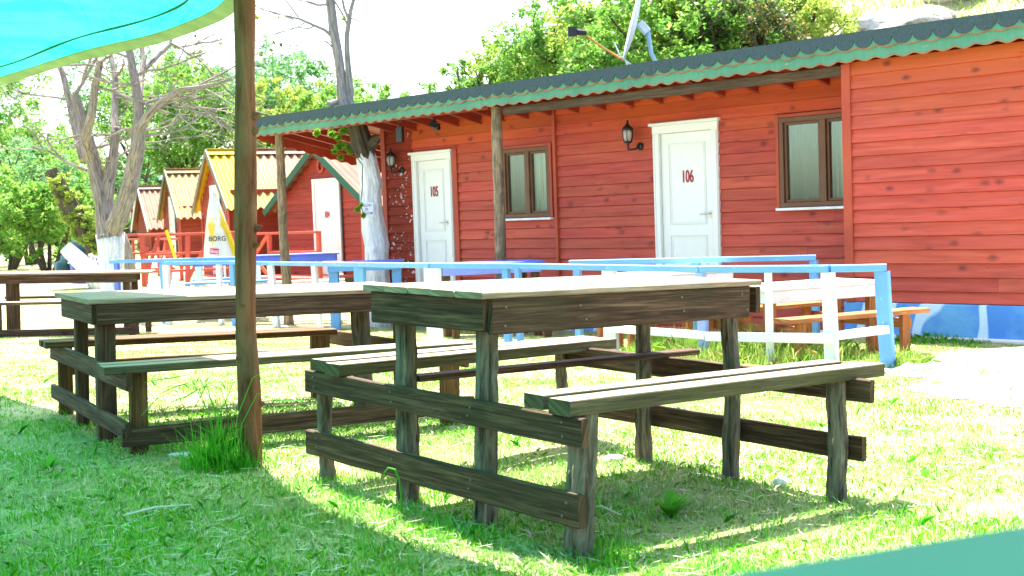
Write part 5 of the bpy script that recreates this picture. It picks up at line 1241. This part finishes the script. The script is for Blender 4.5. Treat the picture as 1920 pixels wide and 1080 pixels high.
# a long blade of grass curling up in front of the lower end rail
m_ = MB(); b0 = T1(.74, -.16, 0); m_.tube([b0, b0+Vector((.004, 0, .07)), b0+Vector((.0, 0, .13)), b0+Vector((-.012, 0, .165)), b0+Vector((-.035, 0, .172)), b0+Vector((-.05, 0, .155))], [.004, .0035, .003, .004, .003, .001], 5)
tag(m_.build("grass_stalk", GREENBLADE, None), "single long curling grass stalk in front of the lower end rail", "grass stalk")
def broadleaf(x, y, label, seed, n=16, L0=.10):
    g = ter(x, y); rg = random.Random(seed); e = empty("weed", label, "weed", None, (x, y, g)); m_ = MB()
    for k in range(n):
        a = rg.uniform(0, 6.28); L_ = L0*rg.uniform(.6, 1.2); d = Vector((math.cos(a)*.75, math.sin(a)*.75, rg.uniform(.5, 1.6))).normalized(); s_ = Vector((-math.sin(a), math.cos(a), 0)); c = Vector((x, y, g)); w_ = L_*.14; pts_ = []
        prof = ((0, .3), (.3, .9), (.6, 1), (.85, .6), (1, .05)); n0 = len(m_.v)
        for (t_, ww) in prof:
            p = c+d*L_*t_-Vector((0, 0, 1))*L_*.25*t_*t_; m_.v.append(tuple(p-s_*w_*ww)); m_.v.append(tuple(p+s_*w_*ww))
        for j in range(4): m_.face((n0+2*j, n0+2*j+1, n0+2*j+3, n0+2*j+2), ((0, 0),)*4)
    m_.build("leaves", GREENBLADE, e)
broadleaf(.50, 4.10, "bright broad-leaved weed in the shadow under the split-log table", 3, 22, .12)
broadleaf(-1.9, 5.0, "low broad-leaved weed on the shaded lawn at the left", 5, 12, .08)
# stones, straws and litter
STONE = plain("pale_stone", (.5, .48, .45), .9)
rock(.98, 4.62, ter(.98, 4.62)+.01, .028, .022, .022, 7, "small white pebble in the sun beside the right end of the table", "pebble", WHITEDOOR)
rock(.28, 5.05, ter(.28, 5.05)+.005, .035, .03, .022, 8, "grey pebble in the grass behind the front bench", "pebble", STONE)
rock(.40, 5.12, ter(.40, 5.12)+.005, .045, .03, .02, 9, "larger grey pebble in the grass behind the front bench", "pebble", STONE)
rock(-1.42, 5.25, ter(-1.42, 5.25)+.01, .06, .02, .014, 10, "flat pale stone in the shade left of the pole", "stone", STONE)
DRY = plain("dry_straw", (.50, .48, .38), .8)
rs = np.random.RandomState(77); x, y = scatter(15000, 2.4, 12, .5, 78); n = len(x)
kp = (np.sin(x*1.7+2)*np.sin(y*2.3)+rs.rand(n)*1.2) > .35; x, y = x[kp], y[kp]; n = len(x)
a = rs.rand(n)*6.283; L_ = rs.uniform(.03, .11, n); dx, dy = np.cos(a)*L_*.5, np.sin(a)*L_*.5; bx, by = -np.sin(a)*L_*rs.uniform(-.15, .15, n), np.cos(a)*L_*rs.uniform(-.15, .15, n)
w_ = (.0008+.00022*y); z = terrain(x, y)+rs.uniform(.008, .026, n); wx, wy = -np.sin(a)*w_, np.cos(a)*w_; tz = rs.uniform(-.008, .008, n)
v = np.stack([np.stack([x-dx, y-dy, z-tz], 1), np.stack([x+bx-wx, y+by-wy, z], 1), np.stack([x+dx, y+dy, z+tz], 1), np.stack([x+bx+wx, y+by+wy, z+.001], 1)], 1).reshape(-1, 3)
DRYM = leafmat("dry_straw", (.36, .34, .24), (.52, .49, .36), (.62, .60, .48), trans=.2)
struct(np_mesh("dry_straw", v, np.arange(4*n).reshape(n, 4), DRYM), 'stuff', "loose dry clippings and straw lying over the lawn", "straw")
# longer blades sprinkled in clumps over the near lawn
cx_, cy_ = scatter(420, 2.6, 9, .6, 91); rs = np.random.RandomState(92); k = rs.randint(0, 420, 9000); x = cx_[k]+rs.normal(size=9000)*.035; y = cy_[k]+rs.normal(size=9000)*.035
P = np.stack([x, y, terrain(x, y)-.004], 1); struct(blades("long_lawn_grass", P, rs.uniform(.03, .075, 9000), np.full(9000, .0013), 93, TUFTBLADE, .9), 'stuff', "longer green grass clumps dotted over the near lawn", "grass")
# rough grass on the slope behind the roof
rs = np.random.RandomState(95); n = 26000; y = rs.uniform(20, 48, n); x = rs.uniform(.12, .50, n)*y; P = np.stack([x, y, terrain(x, y)-.02], 1)
HILLG = grass_mat("slope_grass", ((.14, .28, .03), (.26, .42, .06), (.40, .52, .10)), (.60, .55, .32), .25)
struct(blades("slope_grass", P, rs.uniform(.08, .28, n), rs.uniform(.008, .02, n), 96, HILLG, 1.0), 'stuff', "sunlit rough grass on the slope behind the roof", "grass")
for (x0, y0, x1, y1, lb_) in ((-1.32, 4.10, -1.12, 4.22, "pale dry stick on the shaded lawn at the bottom left corner"), (.22, 4.18, .33, 4.02, "bent dry stick in the shadow under the split-log table")):
    m_ = MB(); a_ = Vector((x0, y0, ter(x0, y0)+.02)); b_ = Vector((x1, y1, ter(x1, y1)+.03)); m_.tube([a_, a_.lerp(b_, .4)+Vector((.01, .012, .01)), b_], [.003, .0045, .002], 6); tag(m_.build("dry_stick", DRY, None), lb_, "stick")
